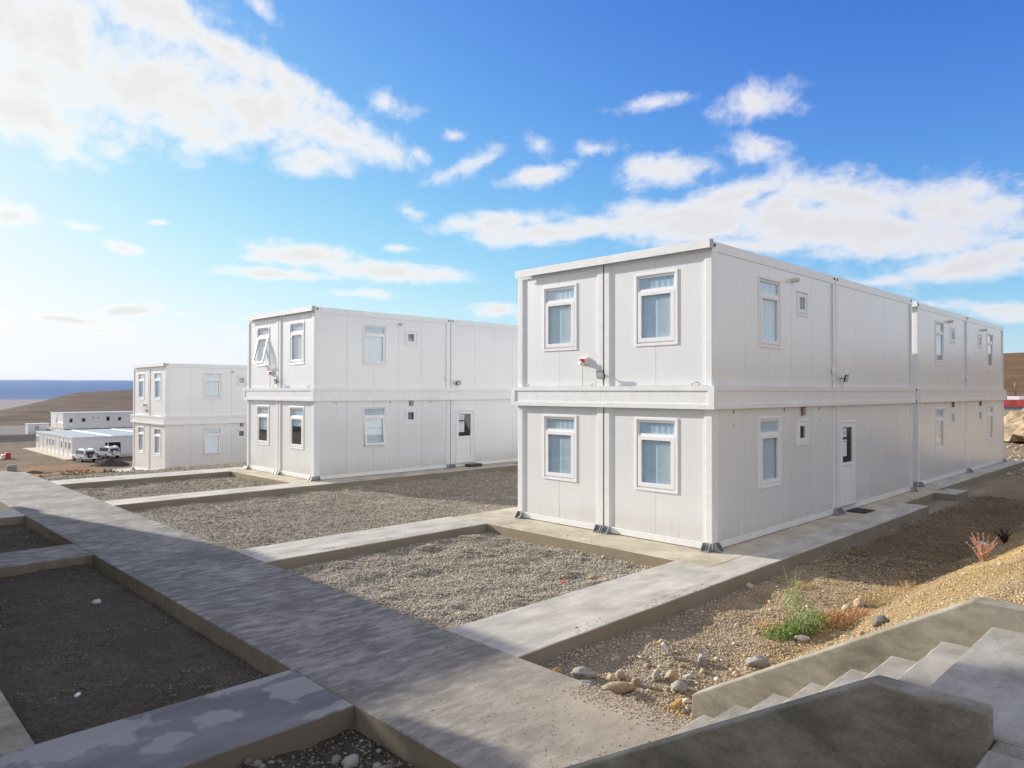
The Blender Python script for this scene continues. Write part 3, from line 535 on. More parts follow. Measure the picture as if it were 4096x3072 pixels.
def gz(x, y):
    x = np.asarray(x, float); y = np.asarray(y, float)
    dx, dy = x-CAM[0], y-CAM[1]; d = np.hypot(dx, dy); A = np.degrees(np.arctan2(dy, dx))
    # left / north side: level beds, then the slope down to the yard, hill, far plain and plateau
    zl = -.19-1.45*sstep(24.6, 31, y)
    zl = np.where(y > 31, np.interp(y, [31, 40, 60, 86, 96], [-1.64, -2.1, -3.9, -6.1, -6.1]), zl)
    xl = sstep(3.0, -3.0, x)
    zl = np.where((y > 24.6), zl*(1-xl)+xl*np.interp(y, [24.6, 26.6, 60, 84, 96], [-.19, -.55, -3.5, -6.05, -6.1]), zl)
    TA = np.interp(A, [55, 65, 73.5, 76.9, 78, 79, 81.1, 90, 110], [.02, .01, .0018, -.0014, -.007, -.0125, -.0216, -.03, -.03])
    dc = 230+(TA+.0398)*20000
    q = np.clip((d-230)/np.maximum(dc-230, 1), 0, 1)
    tt = -.0398+(TA+.0398)*q
    hill = CAM[2]+d*tt+fbm(x/60, y/60, 4, 5)*np.clip((d-230)/150, 0, 1)*7*np.clip((dc-d)/200, 0, 1)
    past = sstep(1, 1.6, d/dc)
    hill = hill*(1-past)+(-60)*past
    zl = np.where(d > 230, hill, zl)
    zl = zl+np.where((d > 158) & (d < 170), 1.0*np.sin(PI*(d-158)/12), 0)
    plate = sstep(6500, 8500, d+600*fbm(A/6, A*0, 3, 8))*sstep(50, 56, A)*(175+14*fbm(A/3, d*0, 4, 3)); zl = np.where(d > 6000, zl+plate*1.0, zl)
    # right side
    zr = -.22+np.interp(d, [0, 42, 70, 100, 150, 165, 260, 420, 700, 2500, 9000], [0, 0, .9, 1.5, 2.6, 3.3, 9.5, 22, 33, 20, -60])+np.clip((d-165)/60, 0, 1)*fbm(x/35, y/35, 4, 2)*3.0*(d < 500)
    wL = sstep(30, 46, A)
    z = zl*wL+zr*(1-wL)
    # behind the camera: high terrace ground
    # near mound beside the steps
    near = (d < 60)
    mound = np.clip(.60*(-3.25-y), 0, 1.62)-np.clip((-5.4-y)*.3, 0, .2)
    mound = mound*sstep(-6.56, -6.50, x)
    terr = np.where((y < -6.3), 1.60, 0)*sstep(-6.50, -6.56, x)
    far_b = sstep(60, 400, d)
    z = z+(mound+terr)*(1-far_b)*(x < 400)
    # texture of the surface
    rough = near*(fbm(x*1.1, y*1.1, 5, 1)*.15+fbm(x*5, y*5, 3, 4)*.06)
    inb = sstep(-6.4, -5.9, x)*sstep(-1.2, -1.7, x)*sstep(.2, .6, y)*sstep(5.1, 4.8, y)
    bed1 = inb*(.10*np.clip(vnoise(x*1.5+3, y*2.2, 9)*1.9-.75, 0, 1)*sstep(1.6, 3.6, y)+.05*np.clip(vnoise(x*2.3, y*3.1, 19)*2-.9, 0, 1))
    rough = rough+bed1*near
    rough = rough+((x < -8.6) & (y > -6.2) & (y < 14)).astype(float)*fbm(x*4, y*4, 4, 41)*.08
    onw = (x > -8.6) & (x < -6.45)
    z = z+np.where(onw, -.05, rough)
    z = z+np.where((d >= 60) & (d < 240), fbm(x/9, y/9, 4, 6)*1.0*sstep(60, 75, d)*sstep(240, 200, d)*np.where(d > 90, .25, 1), 0)
    slope_b = ((y > 27) & (y < 90) & (x < 3)); z = z+slope_b*fbm(x/4, y/4, 4, 12)*.7*sstep(27, 31, y)*sstep(92, 84, y)
    return z
def gcol(x, y, z):
    x = np.asarray(x, float); y = np.asarray(y, float); d = np.hypot(x-CAM[0], y-CAM[1]); A = np.degrees(np.arctan2(y-CAM[1], x-CAM[0]))
    def col(c): return np.array(c)[None, :]
    g = col((.33, .285, .225)); earth = col((.40, .275, .12)); brown = col((.16, .105, .055)); dark = col((.062, .049, .033)); yard = col((.185, .13, .082)); hillc = col((.095, .047, .02))
    n1_ = (fbm(x*.9, y*.9, 4, 21)+.5)[:, None]; n2_ = (fbm(x/14, y/14, 5, 22)+.5)[:, None]
    c = np.repeat(g, len(x), 0)
    def mixin(c, k, w): w = np.clip(w, 0, 1); w = w[:, None] if w.ndim == 1 else w; return c*(1-w)+k*w
    right = sstep(-1.2, -1.5, y)*(x > -6.5)
    w = right*np.clip(.16+sstep(-5.5, -1.5, x)*.45+sstep(-2.4, -3.4, y)*.95, 0, 1); c = mixin(c, earth, w*np.clip(.55+.9*(n1_[:, 0]), 0, 1))
    c = mixin(c, brown, (right*sstep(.6, 2.0, x)*sstep(-3.6, -3.1, y))*.75)
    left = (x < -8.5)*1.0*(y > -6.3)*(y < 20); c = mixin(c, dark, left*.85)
    sl = sstep(25.5, 30, y)*(d < 200)*(x < 40); c = mixin(c, brown*1.15, sl*np.clip(n2_[:, 0]*2.2-.3, 0, 1)*.9)
    c = mixin(c, yard, sstep(78, 90, y)*(d < 240)*.9)
    orange = ((y > 26) & (y < 95)).astype(float)*(np.clip((fbm(x/5, y/11, 4, 33)+.1)*6, 0, 1)); c = mixin(c, col((.30, .16, .065)), orange*.8)
    band = ((d > 156) & (d < 172)).astype(float)*(A > 50); c = mixin(c, col((.05, .05, .052)), band*.85)
    river = ((d > 172) & (d < 232)).astype(float)*(A > 50); c = mixin(c, col((.20, .185, .18)), river*.9)
    hl = (d > 232).astype(float); c = mixin(c, hillc*(.35+.95*n2_), hl*(A > 40))
    hr = sstep(120, 170, d)*(A <= 40); c = mixin(c, col((.20, .12, .055))*(.75+.5*n2_), hr)
    rg = sstep(20, 30, d)*(A < 25)*(d < 120)*(x > 14); c = mixin(c, col((.33, .25, .16)), rg*.7)
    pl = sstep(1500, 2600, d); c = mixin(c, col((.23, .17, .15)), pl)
    pt = sstep(6000, 6900, d); hz = np.clip((np.asarray(z)+55)/170, 0, 1)[:, None]; c = mixin(c, col((.035, .10, .24))*(1-hz)+col((.11, .20, .36))*hz, pt)  # far plateau: blue haze and paler hazy top painted into the ground colour
    return np.clip(c, 0, 1)
azs = np.concatenate([np.arange(-6, 97, .34), np.arange(97, 354, 3.0)]); rr = [1.5]
while rr[-1] < 16000: rr.append(rr[-1]*(1.0135 if rr[-1] < 2500 else 1.05))
rr = np.array(rr); AA, DD = np.meshgrid(np.radians(azs), rr); gx = (CAM[0]+DD*np.cos(AA)).ravel(); gy = (CAM[1]+DD*np.sin(AA)).ravel(); gzz = gz(gx, gy)
nA, nR = len(azs), len(rr)
V = np.stack([gx, gy, gzz], 1); V = np.vstack([V, [[CAM[0], CAM[1], 1.35]]])
i0 = (np.arange(nR-1)[:, None]*nA+np.arange(nA)[None, :]).ravel(); jn = (np.arange(nR-1)[:, None]*nA+(np.arange(nA)+1)[None, :] % nA).ravel()
Fq = np.stack([i0, i0+nA, jn+nA, jn], 1)
me = bpy.data.meshes.new('ground'); nF = len(Fq); nt_ = nA
tri = np.stack([np.arange(nA), (np.arange(nA)+1) % nA, np.full(nA, len(V)-1)], 1)
me.vertices.add(len(V)); me.vertices.foreach_set('co', V.ravel())
loops = np.concatenate([Fq.ravel(), tri.ravel()]); me.loops.add(len(loops)); me.loops.foreach_set('vertex_index', loops.astype(np.int32))
me.polygons.add(nF+nA); me.polygons.foreach_set('loop_start', np.concatenate([np.arange(nF)*4, nF*4+np.arange(nA)*3]).astype(np.int32))
me.update(calc_edges=True); me.validate()
ca = me.color_attributes.new('tone', 'FLOAT_COLOR', 'POINT'); cc = np.ones((len(V), 4), np.float32); cc[:, :3] = gcol(V[:, 0], V[:, 1], V[:, 2]); ca.data.foreach_set('color', cc.ravel())
me.polygons.foreach_set('use_smooth', np.ones(len(me.polygons), bool))
gm = bpy.data.materials.new('soil_and_gravel'); gm.use_nodes = True; t = gm.node_tree; b = t.nodes['Principled BSDF']; b.inputs['Roughness'].default_value = .95; b.inputs['Specular IOR Level'].default_value = .15
at = N(t, 'ShaderNodeAttribute', attribute_name='tone'); g_ = N(t, 'ShaderNodeNewGeometry')
vo = N(t, 'ShaderNodeTexVoronoi', i_Scale=38.0); t.links.new(g_.outputs['Position'], vo.inputs['Vector'])
no = N(t, 'ShaderNodeTexNoise', i_Scale=3.0, i_Detail=9.0, i_Roughness=.7); t.links.new(g_.outputs['Position'], no.inputs['Vector'])
sv = N(t, 'ShaderNodeSeparateXYZ'); t.links.new(vo.outputs['Color'], sv.inputs[0])
k = math_n(t, 'ADD', math_n(t, 'MULTIPLY', sv.outputs[0], .55), math_n(t, 'MULTIPLY_ADD', no.outputs['Fac'], .9, .28))
nf = N(t, 'ShaderNodeTexNoise', i_Scale=.09, i_Detail=9.0, i_Roughness=.72); t.links.new(g_.outputs['Position'], nf.inputs['Vector'])
nf2 = N(t, 'ShaderNodeTexNoise', i_Scale=.7, i_Detail=7.0, i_Roughness=.7); t.links.new(g_.outputs['Position'], nf2.inputs['Vector'])
k = math_n(t, 'MULTIPLY', k, math_n(t, 'MAXIMUM', math_n(t, 'ADD', math_n(t, 'MULTIPLY_ADD', nf.outputs['Fac'], 1.5, -.15), math_n(t, 'MULTIPLY_ADD', nf2.outputs['Fac'], 1.0, -.12)), .3))
k = math_n(t, 'MULTIPLY', k, .93)
cx_ = N(t, 'ShaderNodeVectorMath', operation='SCALE'); t.links.new(at.outputs['Color'], cx_.inputs[0]); t.links.new(k, cx_.inputs['Scale']); t.links.new(cx_.outputs[0], b.inputs['Base Color'])
hh = math_n(t, 'ADD', math_n(t, 'MULTIPLY', vo.outputs['Distance'], -.9), no.outputs['Fac'])
bp = N(t, 'ShaderNodeBump', i_Strength=.9, i_Distance=.035); t.links.new(hh, bp.inputs['Height']); t.links.new(bp.outputs[0], b.inputs['Normal'])
me.materials.append(gm); go = bpy.data.objects.new('ground', me); C.objects.link(go); go['kind'] = 'structure'

# ------------------------------------------------------------------ loose stones as real geometry
ICO_V = None
def ico(level=0):
    bm = bmesh.new(); bmesh.ops.create_icosphere(bm, subdivisions=level+1, radius=1); v = np.array([q.co[:] for q in bm.verts]); f = np.array([[w.index for w in p.verts] for p in bm.faces]); bm.free(); return v, f
IV, IF = ico(0)
OV = np.array([(1, 0, 0), (-1, 0, 0), (0, 1, 0), (0, -1, 0), (0, 0, 1), (0, 0, -1)], float); OF = np.array([(0, 2, 4), (2, 1, 4), (1, 3, 4), (3, 0, 4), (2, 0, 5), (1, 2, 5), (3, 1, 5), (0, 3, 5)])
STM = bpy.data.materials.new('pebbles'); STM.use_nodes = True; t = STM.node_tree; b = t.nodes['Principled BSDF']; b.inputs['Roughness'].default_value = .8; b.inputs['Specular IOR Level'].default_value = .3
at = N(t, 'ShaderNodeAttribute', attribute_name='tone'); t.links.new(at.outputs['Color'], b.inputs['Base Color'])
PAL = np.array([(.38, .335, .26), (.29, .255, .195), (.46, .41, .33), (.36, .28, .18), (.25, .23, .19), (.46, .35, .21), (.38, .28, .16)])
def stones(name, x0, x1, y0, y1, n, rmin, rmax, mask=None, pal=(0, 1, 2, 4, 0, 1), tone=1.0, shape='o', seed=1, z=None, power=2.2):
    r = np.random.default_rng(seed); X = r.uniform(x0, x1, n); Y = r.uniform(y0, y1, n)
    if mask is not None: k = mask(X, Y, r); X, Y = X[k], Y[k]; n = len(X)
    R = rmin+(rmax-rmin)*r.random(n)**power; Zg = gz(X, Y) if z is None else np.full(n, z)
    bv, bf = (OV, OF) if shape == 'o' else (IV, IF)
    sc = np.stack([R*r.uniform(.8, 1.35, n), R*r.uniform(.7, 1.1, n), R*r.uniform(.5, .85, n)], 1)
    P = bv[None]*sc[:, None]*(1+r.uniform(-.22, .22, (n, len(bv), 1)))
    a = r.uniform(0, 2*PI, n); bt = r.uniform(-.5, .5, n); ca, sa, cb, sb = np.cos(a)[:, None], np.sin(a)[:, None], np.cos(bt)[:, None], np.sin(bt)[:, None]
    x_, y_, z_ = P[..., 0], P[..., 1], P[..., 2]; y_, z_ = y_*cb-z_*sb, y_*sb+z_*cb; x_, y_ = x_*ca-y_*sa, x_*sa+y_*ca
    P = np.stack([x_+X[:, None], y_+Y[:, None], z_+(Zg+sc[:, 2]*.35)[:, None]], 2).reshape(-1, 3)
    Fc = (bf[None]+(np.arange(n)*len(bv))[:, None, None]).reshape(-1, 3)
    me = bpy.data.meshes.new(name); me.vertices.add(len(P)); me.vertices.foreach_set('co', P.ravel()); me.loops.add(Fc.size); me.loops.foreach_set('vertex_index', Fc.ravel().astype(np.int32))
    me.polygons.add(len(Fc)); me.polygons.foreach_set('loop_start', (np.arange(len(Fc))*3).astype(np.int32)); me.update(calc_edges=True)
    me.polygons.foreach_set('use_smooth', np.full(len(Fc), shape != 'o'))
    ca_ = me.color_attributes.new('tone', 'FLOAT_COLOR', 'POINT'); base = PAL[np.array(pal)[r.integers(0, len(pal), n)]]*(r.uniform(.75, 1.25, n)[:, None])*tone*1.22*np.array([1.0, .99, .96])
    cv = np.ones((n, len(bv), 4), np.float32); cv[..., :3] = np.clip(base, 0, 1)[:, None]; ca_.data.foreach_set('color', cv.ravel())
    me.materials.append(STM); o = bpy.data.objects.new(name, me); C.objects.link(o); o['kind'] = 'stuff'; return o
WARM = (3, 5, 6, 0, 2, 3)
bald = lambda X, Y, r: (vnoise(X*1.3, Y*1.3, 77)+r.uniform(-.15, .35, len(X))) > .22
stones('gravel', -6.47, -1.12, .12, 5.16, 50000, .008, .022, bald, seed=3, shape='i')
stones('gravel', -6.47, 8, 6.52, 14.07, 42000, .014, .03, bald, seed=4)
stones('gravel', -6.47, -.83, 15.17, 20.0, 9000, .016, .034, bald, seed=5)
stones('gravel', -6.4, 6, 21.4, 27.5, 9000, .02, .045, bald, seed=6)
nearm = lambda X, Y, r: (Y < -1.24) & (np.hypot(X-CAM[0], Y-CAM[1]) < 16) & (r.random(len(X)) < np.clip(1.15-.07*(X+6.4)-.28*np.clip(-2.8-Y, 0, 9), .18, 1))
stones('gravel', -6.42, 3, -6.5, -1.24, 50000, .007, .021, nearm, pal=WARM+(6, 1, 3), seed=7)
cob = lambda X, Y, r: (Y < -1.3) & (r.random(len(X)) < np.clip(1.1-.2*(X+6.4)-.25*np.clip(-2.8-Y, 0, 9), .06, 1))
stones('cobbles', -6.4, 1.5, -6.0, -1.3, 1500, .016, .048, cob, pal=(3, 5, 6, 0, 6, 3, 2), shape='i', seed=8, tone=.95)
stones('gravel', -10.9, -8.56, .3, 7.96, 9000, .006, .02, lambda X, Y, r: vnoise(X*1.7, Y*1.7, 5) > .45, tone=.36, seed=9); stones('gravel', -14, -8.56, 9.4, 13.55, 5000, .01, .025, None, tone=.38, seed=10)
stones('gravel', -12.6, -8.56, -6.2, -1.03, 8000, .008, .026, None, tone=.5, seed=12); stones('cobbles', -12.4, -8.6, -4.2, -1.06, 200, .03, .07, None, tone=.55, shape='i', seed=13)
stones('grit', -8.4, -6.52, -3.6, 2.5, 3200, .003, .009, lambda X, Y, r: r.random(len(X)) < np.clip(.9-.25*(Y+3.6), .05, 1), pal=WARM, seed=14, z=.001)
stones('grit', -6.9, -6.5, -3.5, -2.2, 1500, .004, .014, lambda X, Y, r: r.random(len(X)) < np.clip((X+6.95)*2.4, 0, 1), pal=WARM, seed=15, z=.002)
stones('grit', -8.4, -6.62, -7.5, -5.9, 250, .003, .008, None, pal=WARM, seed=16, z=1.472)
stones('gravel', .6, 14, -3.9, -1.25, 9000, .01, .04, lambda X, Y, r: vnoise(X*1.2, Y*1.6, 15)+r.random(len(X))*.5 > .6, pal=(3, 6, 4, 1), tone=.55, seed=18)
stones('gravel', 20, 60, -6, 4, 3500, .03, .12, lambda X, Y, r: (Y < 0) | (X > 27), pal=WARM, seed=17)
stones('grit', -6.75, -6.5, -1.2, 14, 1600, .004, .012, lambda X, Y, r: (r.random(len(X)) < (X+6.76)*3) & (vnoise(Y*1.3, X*0, 6) > .35), seed=21, z=.002)
stones('grit', -6.4, -1.0, -1.2, -1.0, 500, .004, .012, lambda X, Y, r: vnoise(X*1.6, Y*0, 8) > .45, pal=WARM, seed=22, z=.002)
stones('grit', -1.09, -.7, .1, 5.2, 600, .004, .013, lambda X, Y, r: (r.random(len(X)) < (-.7-X)*2.5) & (vnoise(Y*1.6, X*0, 9) > .4), seed=23, z=.002)
stones('grit', -6.4, -1.2, 5.2, 5.5, 500, .004, .011, lambda X, Y, r: vnoise(X*1.4, Y*0, 10) > .45, seed=24, z=.002)
# individual rocks one can pick out
def rock(x, y, L, Wd, Hh, col, label, rz=0, seed=0, cat='rock', rough=.25, name='rock', blocky=0):
    r = np.random.default_rng(seed+50); v, f = ico(2); v = v.copy()
    if blocky: v = np.sign(v)*np.abs(v)**blocky; v /= np.maximum(np.abs(v).max(), 1e-6)
    k = 1+rough*(vnoise(v[:, 0]*2+9+seed, v[:, 1]*2+v[:, 2]*1.7+5, seed)-.5)*1.6+rough*.5*(vnoise(v[:, 0]*5+3, v[:, 2]*5+v[:, 1]*4+9, seed)-.5)
    v = v*k[:, None]*np.array([L/2, Wd/2, Hh/2]); z = float(gz(np.array([x]), np.array([y]))[0])
    mb = MB(); mb.add(v, f.tolist()); o = mb.build(name, mat(name+'_%d' % seed, col, .9, var=.25, vscale=18, bump=.5, bscale=40), smooth=not blocky, loc=(x, y, z+Hh*.32), fix=False)
    o.rotation_euler = (0, 0, rz); return tag(o, label, cat, 'loose rocks on the gravel' if cat == 'rock' else None)
IH = -math.radians(44.6)
rock(-6.08, -2.33, .37, .15, .15, (.40, .31, .19), 'long flat tan rock lying by the walkway edge, largest of the loose rocks', IH+.15, 1)
rock(-6.08, -1.80, .32, .17, .13, (.33, .30, .26), 'rough grey lump of broken concrete beside the walkway edge', IH, 2, rough=.5)
rock(-6.22, -1.98, .26, .14, .08, (.25, .24, .23), 'low grey slab fragment between the concrete lump and the long tan rock', IH-.2, 3)
rock(-6.25, -1.60, .14, .08, .09, (.48, .27, .12), 'orange-brown chip of rock right at the walkway edge', IH+.6, 4)
rock(-5.35, -2.54, .15, .14, .14, (.42, .33, .2), 'rounded tan cobble standing proud among the pale cobbles', 0, 5)
rock(-5.72, -2.09, .14, .11, .12, (.43, .33, .22), 'tan cobble just behind the long flat rock', .5, 6)
rock(-5.85, -2.07, .12, .09, .08, (.47, .37, .22), 'small yellowish cobble touching the left of the tan cobble', .9, 21)
rock(-5.48, -2.43, .11, .1, .12, (.38, .36, .3), 'pale upright cobble left of the proud tan one', .3, 22)
rock(-5.14, -2.64, .13, .08, .07, (.5, .47, .4), 'pale oval cobble right of the proud tan one', IH, 23)
rock(-5.79, -2.36, .12, .1, .1, (.3, .23, .14), 'brown cobble at the right end of the long flat rock', .3, 24)
rock(-5.54, -2.77, .2, .16, .11, (.33, .31, .28), 'pitted grey rock in front of the stair wall', .5, 7, rough=.45)
rock(-4.21, -2.98, .28, .16, .14, (.33, .31, .29), 'rough grey rock on the bank close behind the stair wall', IH, 8, rough=.5)
rock(-4.58, -2.48, .11, .09, .13, (.37, .35, .32), 'squarish grey broken stone upright among the cobbles', .4, 9, blocky=.6)
rock(-1.23, -2.94, .19, .14, .12, (.46, .40, .3), 'pale rock beyond the green weed, left of a rounder stone', .2, 10)
rock(-.80, -2.97, .17, .16, .17, (.48, .40, .27), 'round pale stone beyond the green weed', .2, 11)
rock(-2.98, -3.02, .22, .11, .09, (.52, .47, .38), 'pale elongated stone right in front of the green weed', IH, 12)
rock(-3.3, -4.1, .22, .16, .14, (.2, .18, .16), 'dark grey clod touching the top of the stair wall', IH, 13, rough=.5)
rock(-1.18, -1.36, .14, .12, .12, (.46, .4, .3), 'pale round stone against the edge of the slab path', .3, 25)
rock(-1.31, 2.12, .13, .1, .09, (.42, .33, .19), 'tan stone in the front gravel bed near the foundation edge', .2, 14)
rock(-1.3, 1.6, .12, .1, .09, (.42, .33, .2), 'second tan stone near the foundation edge, the one closer to the path', .2, 15)
rock(-2.49, .9, .16, .1, .08, (.40, .30, .19), 'flat brown stone in the corner of the front bed beside the path', IH, 16)
rock(-8.95, -1.6, .2, .14, .1, (.32, .29, .24), 'brown rock in the shaded bed at the bottom, close to the walkway', .6, 17)
rock(-9.2, 5.2, .14, .1, .08, (.5, .5, .48), 'whitish stone in the shaded bed left of the walkway', .1, 18)
rock(-6.78, 26.0, .32, .2, .26, (.33, .31, .26), 'short concrete block standing at the far end of the walkway', 0, 19, cat='block', name='concrete_block', blocky=.45, rough=.08).location.z = .1
# litter
def litter(name, x, y, dims, m, label, rz=0, tilt=0, cat='litter', z=None):
    zz = (float(gz(np.array([x]), np.array([y]))[0])+.035) if z is None else z
    o = MB().box(-dims[0]/2, dims[0]/2, -dims[1]/2, dims[1]/2, 0, dims[2]).build(name, m, bevel=min(dims)*.15); o.location = (x, y, zz); o.rotation_euler = (tilt, 0, rz); return tag(o, label, cat)
litter('wood_offcut', -5.91, -2.96, (.20, .045, .035), mat('yellow_wood', (.62, .40, .13), .7, var=.2, vscale=20), 'yellow offcut of timber lying in the gravel by the stair wall', .15, .1, 'wood')
litter('plastic_scrap', -3.22, .96, (.12, .05, .012), mat('red_scrap', (.8, .06, .05), .4), 'bright red plastic scrap on the front gravel bed', .1, .1)
litter('plastic_scrap', -3.95, 4.98, (.07, .05, .02), mat('green_scrap', (.05, .5, .12), .4), 'bright green scrap at the edge of the front gravel bed', .6, .1)
litter('tile_fragment', -4.76, -2.1, (.11, .03, .13), mat('tile_white', (.6, .58, .53), .6, var=.1), 'pale broken tile standing on its edge among the cobbles', .4, -.5)
litter('paper_scrap', 5.2, -3.3, (.3, .14, .03), M['paper'], 'white scrap lying in the shaded earth right of the nearest block', .4, .1)
litter('paper_scrap', -10.3, 1.6, (.08, .035, .02), M['paper'], 'white crumpled scrap in the shaded bed at lower left', .9, .3)
mm = litter('door_mat', 6.95, -.26, (.72, .46, .015), M['rubber'], 'dark door mat on the slab at the door of the nearest block', 0, 0, 'mat', z=.004)
ws = litter('door_step', 7.05, 14.86, (.66, .34, .11), M['wood'], 'brown wooden step at the door of the middle block', 0, 0, 'step', z=.003)

# ------------------------------------------------------------------ plants
def leafy(parent, name, m, n, spread, height, blade, seed, lean=.5, base=(0, 0), curve=.3, wid=.006):
    r = random.Random(seed); mb = MB()
    for i in range(n):
        a = r.uniform(0, 2*PI); q = math.sqrt(r.random())*spread; x, y = base[0]+q*math.cos(a), base[1]+q*math.sin(a)
        z = r.random()**.8*height*(1-.5*q/max(spread, .01)); aa = r.uniform(0, 2*PI); L = blade*r.uniform(.5, 1.2); up = r.uniform(.1, 1)
        dx, dy = math.cos(aa)*L*(1-up*.6), math.sin(aa)*L*(1-up*.6); w = wid*r.uniform(.6, 1.4); px, py = -math.sin(aa)*w, math.cos(aa)*w
        mb.add([(x-px, y-py, z), (x+px, y+py, z), (x+dx*.6+px, y+dy*.6+py, z+L*up*.7), (x+dx*.6-px, y+dy*.6-py, z+L*up*.7), (x+dx, y+dy, z+L*up*(1-curve))], [(0, 1, 2, 3), (3, 2, 4)])
    return mb.build(name, m, parent, fix=False)
def stems(parent, m, n, spread, height, seed, r0=.003, lean=.6, name='stem'):
    r = random.Random(seed); mb = MB()
    for i in range(n):
        a = r.uniform(0, 2*PI); q = r.random()*spread*.3; l = r.uniform(.3, 1)*lean; h = height*r.uniform(.6, 1.05)
        p = [(q*math.cos(a), q*math.sin(a), -.03), ((q+l*h*.4)*math.cos(a), (q+l*h*.4)*math.sin(a), h*.55), ((q+l*h)*math.cos(a+.2), (q+l*h)*math.sin(a+.2), h)]
        mb.tube(p, r0, 3, rr=[r0, r0*.7, r0*.25])
    return mb.build(name, m, parent, fix=False)
GREEN = mat('weed_green', (.24, .32, .07), .55, var=.4, vscale=14, var2=(.09, .15, .03)); GREEN2 = mat('weed_green_pale', (.27, .34, .13), .6, var=.3, vscale=9)
STRAW = mat('dry_straw', (.52, .36, .16), .8, var=.3, vscale=10); ORNG = mat('dry_orange', (.50, .26, .10), .8, var=.3, vscale=12); PINK = mat('dry_pinkish', (.66, .42, .28), .8, var=.25, vscale=14)
def gzz1(x, y): return float(gz(np.array([x]), np.array([y]))[0])
w = empty('green_weed', (-2.75, -2.86, gzz1(-2.75, -2.86)), 'low bushy green weed growing on the gravel bank', 'weed')
for i, (bx, by, s, hgt, nn) in enumerate([(-.42, .12, .18, .12, 420), (-.22, .06, .2, .17, 480), (.0, -.02, .2, .26, 620), (.17, -.05, .2, .36, 640), (.36, -.1, .16, .36, 420)]):
    leafy(w, 'foliage', GREEN, nn, s, hgt, .06, i, base=(bx, by), wid=.0045)
stems(w, GREEN2, 40, .5, .38, 3)
w2 = empty('tall_weed', (-2.05, -2.5, gzz1(-2.05, -2.5)), 'tall thin pale green weed standing just behind the bushy weed', 'weed')
leafy(w2, 'foliage', GREEN2, 620, .15, .62, .05, 31, wid=.0035); stems(w2, GREEN2, 12, .12, .68, 5, lean=.25)
for (x, y, s, h, n, m, lb, sd) in [(-2.02, -3.08, .27, .17, 1000, ORNG, 'orange dry grass tuft directly right of the green weed', 41), (-2.9, -2.55, .2, .12, 380, STRAW, 'straw coloured dry tuft left of the green weed', 42), (-1.5, -3.25, .3, .1, 520, ORNG, 'sparse orange dry tuft farther up the bank from the weed', 43), (-.55, -3.05, .3, .07, 320, STRAW, 'flat patch of straw on the earth bank', 46), (.55, -3.25, .14, .2, 130, STRAW, 'small straw tuft at the edge of the shadow', 44), (-.35, -1.9, .2, .1, 220, STRAW, 'thin dry tuft near the slab edge in the gravel', 45)]:
    e = empty('dry_grass_tuft', (x, y, gzz1(x, y)), lb, 'dry grass', 'dry tufts on the bank'); leafy(e, 'blades', m, n, s, h, .09, sd, wid=.0032)
def spiky(x, y, H_, lb, m, sd, nst=26, zadd=0):
    e = empty('dry_shrub', (x, y, gzz1(x, y)+zadd), lb, 'shrub', 'dry shrubs'); r = random.Random(sd)
    mb = MB(); lf = MB()
    for i in range(nst):
        a = r.uniform(0, 2*PI); l = r.uniform(.1, .95); h = H_*r.uniform(.55, 1.0)*(1-.35*l)
        P = [Vector((0, 0, -.04)), Vector((l*h*.45*math.cos(a), l*h*.45*math.sin(a), h*.5)), Vector((l*h*math.cos(a+.15), l*h*math.sin(a+.15), h))]
        mb.tube(P, .004, 4, rr=[.004, .0025, .001])
        for k in range(80):
            q = r.uniform(.1, 1)**.8; p = P[0].lerp(P[1], q*2) if q < .5 else P[1].lerp(P[2], q*2-1); b_ = r.uniform(0, 2*PI); L = r.uniform(.025, .07)*(1.3-q)
            d = Vector((math.cos(b_)*L, math.sin(b_)*L, L*r.uniform(.5, 1.2))); sidev = Vector((-math.sin(b_), math.cos(b_), 0))*.0055
            lf.add([p-sidev, p+sidev, p+d], [(0, 1, 2)])
    mb.build('stem', m, e, fix=False); lf.build('foliage', m, e, fix=False)
spiky(.85, -4.25, .55, 'spiky pinkish dry shrub on the crest of the earth bank', PINK, 1, 24)
spiky(3.6, -4.0, .35, 'faint dry shrub in the shade right of the spiky one', mat('dry_dark', (.16, .09, .06), .8), 2, 16)
# scrub on the slope beyond the walkway
r = random.Random(5); SC = [mat('scrub_ochre', (.30, .18, .08), .9, var=.4, vscale=4), mat('scrub_olive', (.07, .065, .035), .9, var=.4, vscale=4)]
for m_, nm in ((SC[0], 'ochre'), (SC[1], 'olive')):
    mb = MB(); rq = random.Random(hash(nm) % 99 if False else len(nm))
    for i in range(900):
        y = rq.uniform(27, 84) if nm == 'ochre' else rq.uniform(26.3, 40); x = rq.uniform(-9, 1)+(y-27)*.15; 
        if vnoise(np.array([x/4.]), np.array([y/6.]), 3 if nm == 'ochre' else 8)[0] < .5: continue
        z = gzz1(x, y); s = rq.uniform(.12, .4)
        for k in range(9):
            a = rq.uniform(0, 2*PI); L = s*rq.uniform(.5, 1.1); w_ = s*.18
            mb.add([(x-w_*math.sin(a), y+w_*math.cos(a), z), (x+w_*math.sin(a), y-w_*math.cos(a), z), (x+L*math.cos(a), y+L*math.sin(a), z+L*rq.uniform(.3, .9))], [(0, 1, 2)])
    o = mb.build('scrub', m_, fix=False); o['kind'] = 'stuff'

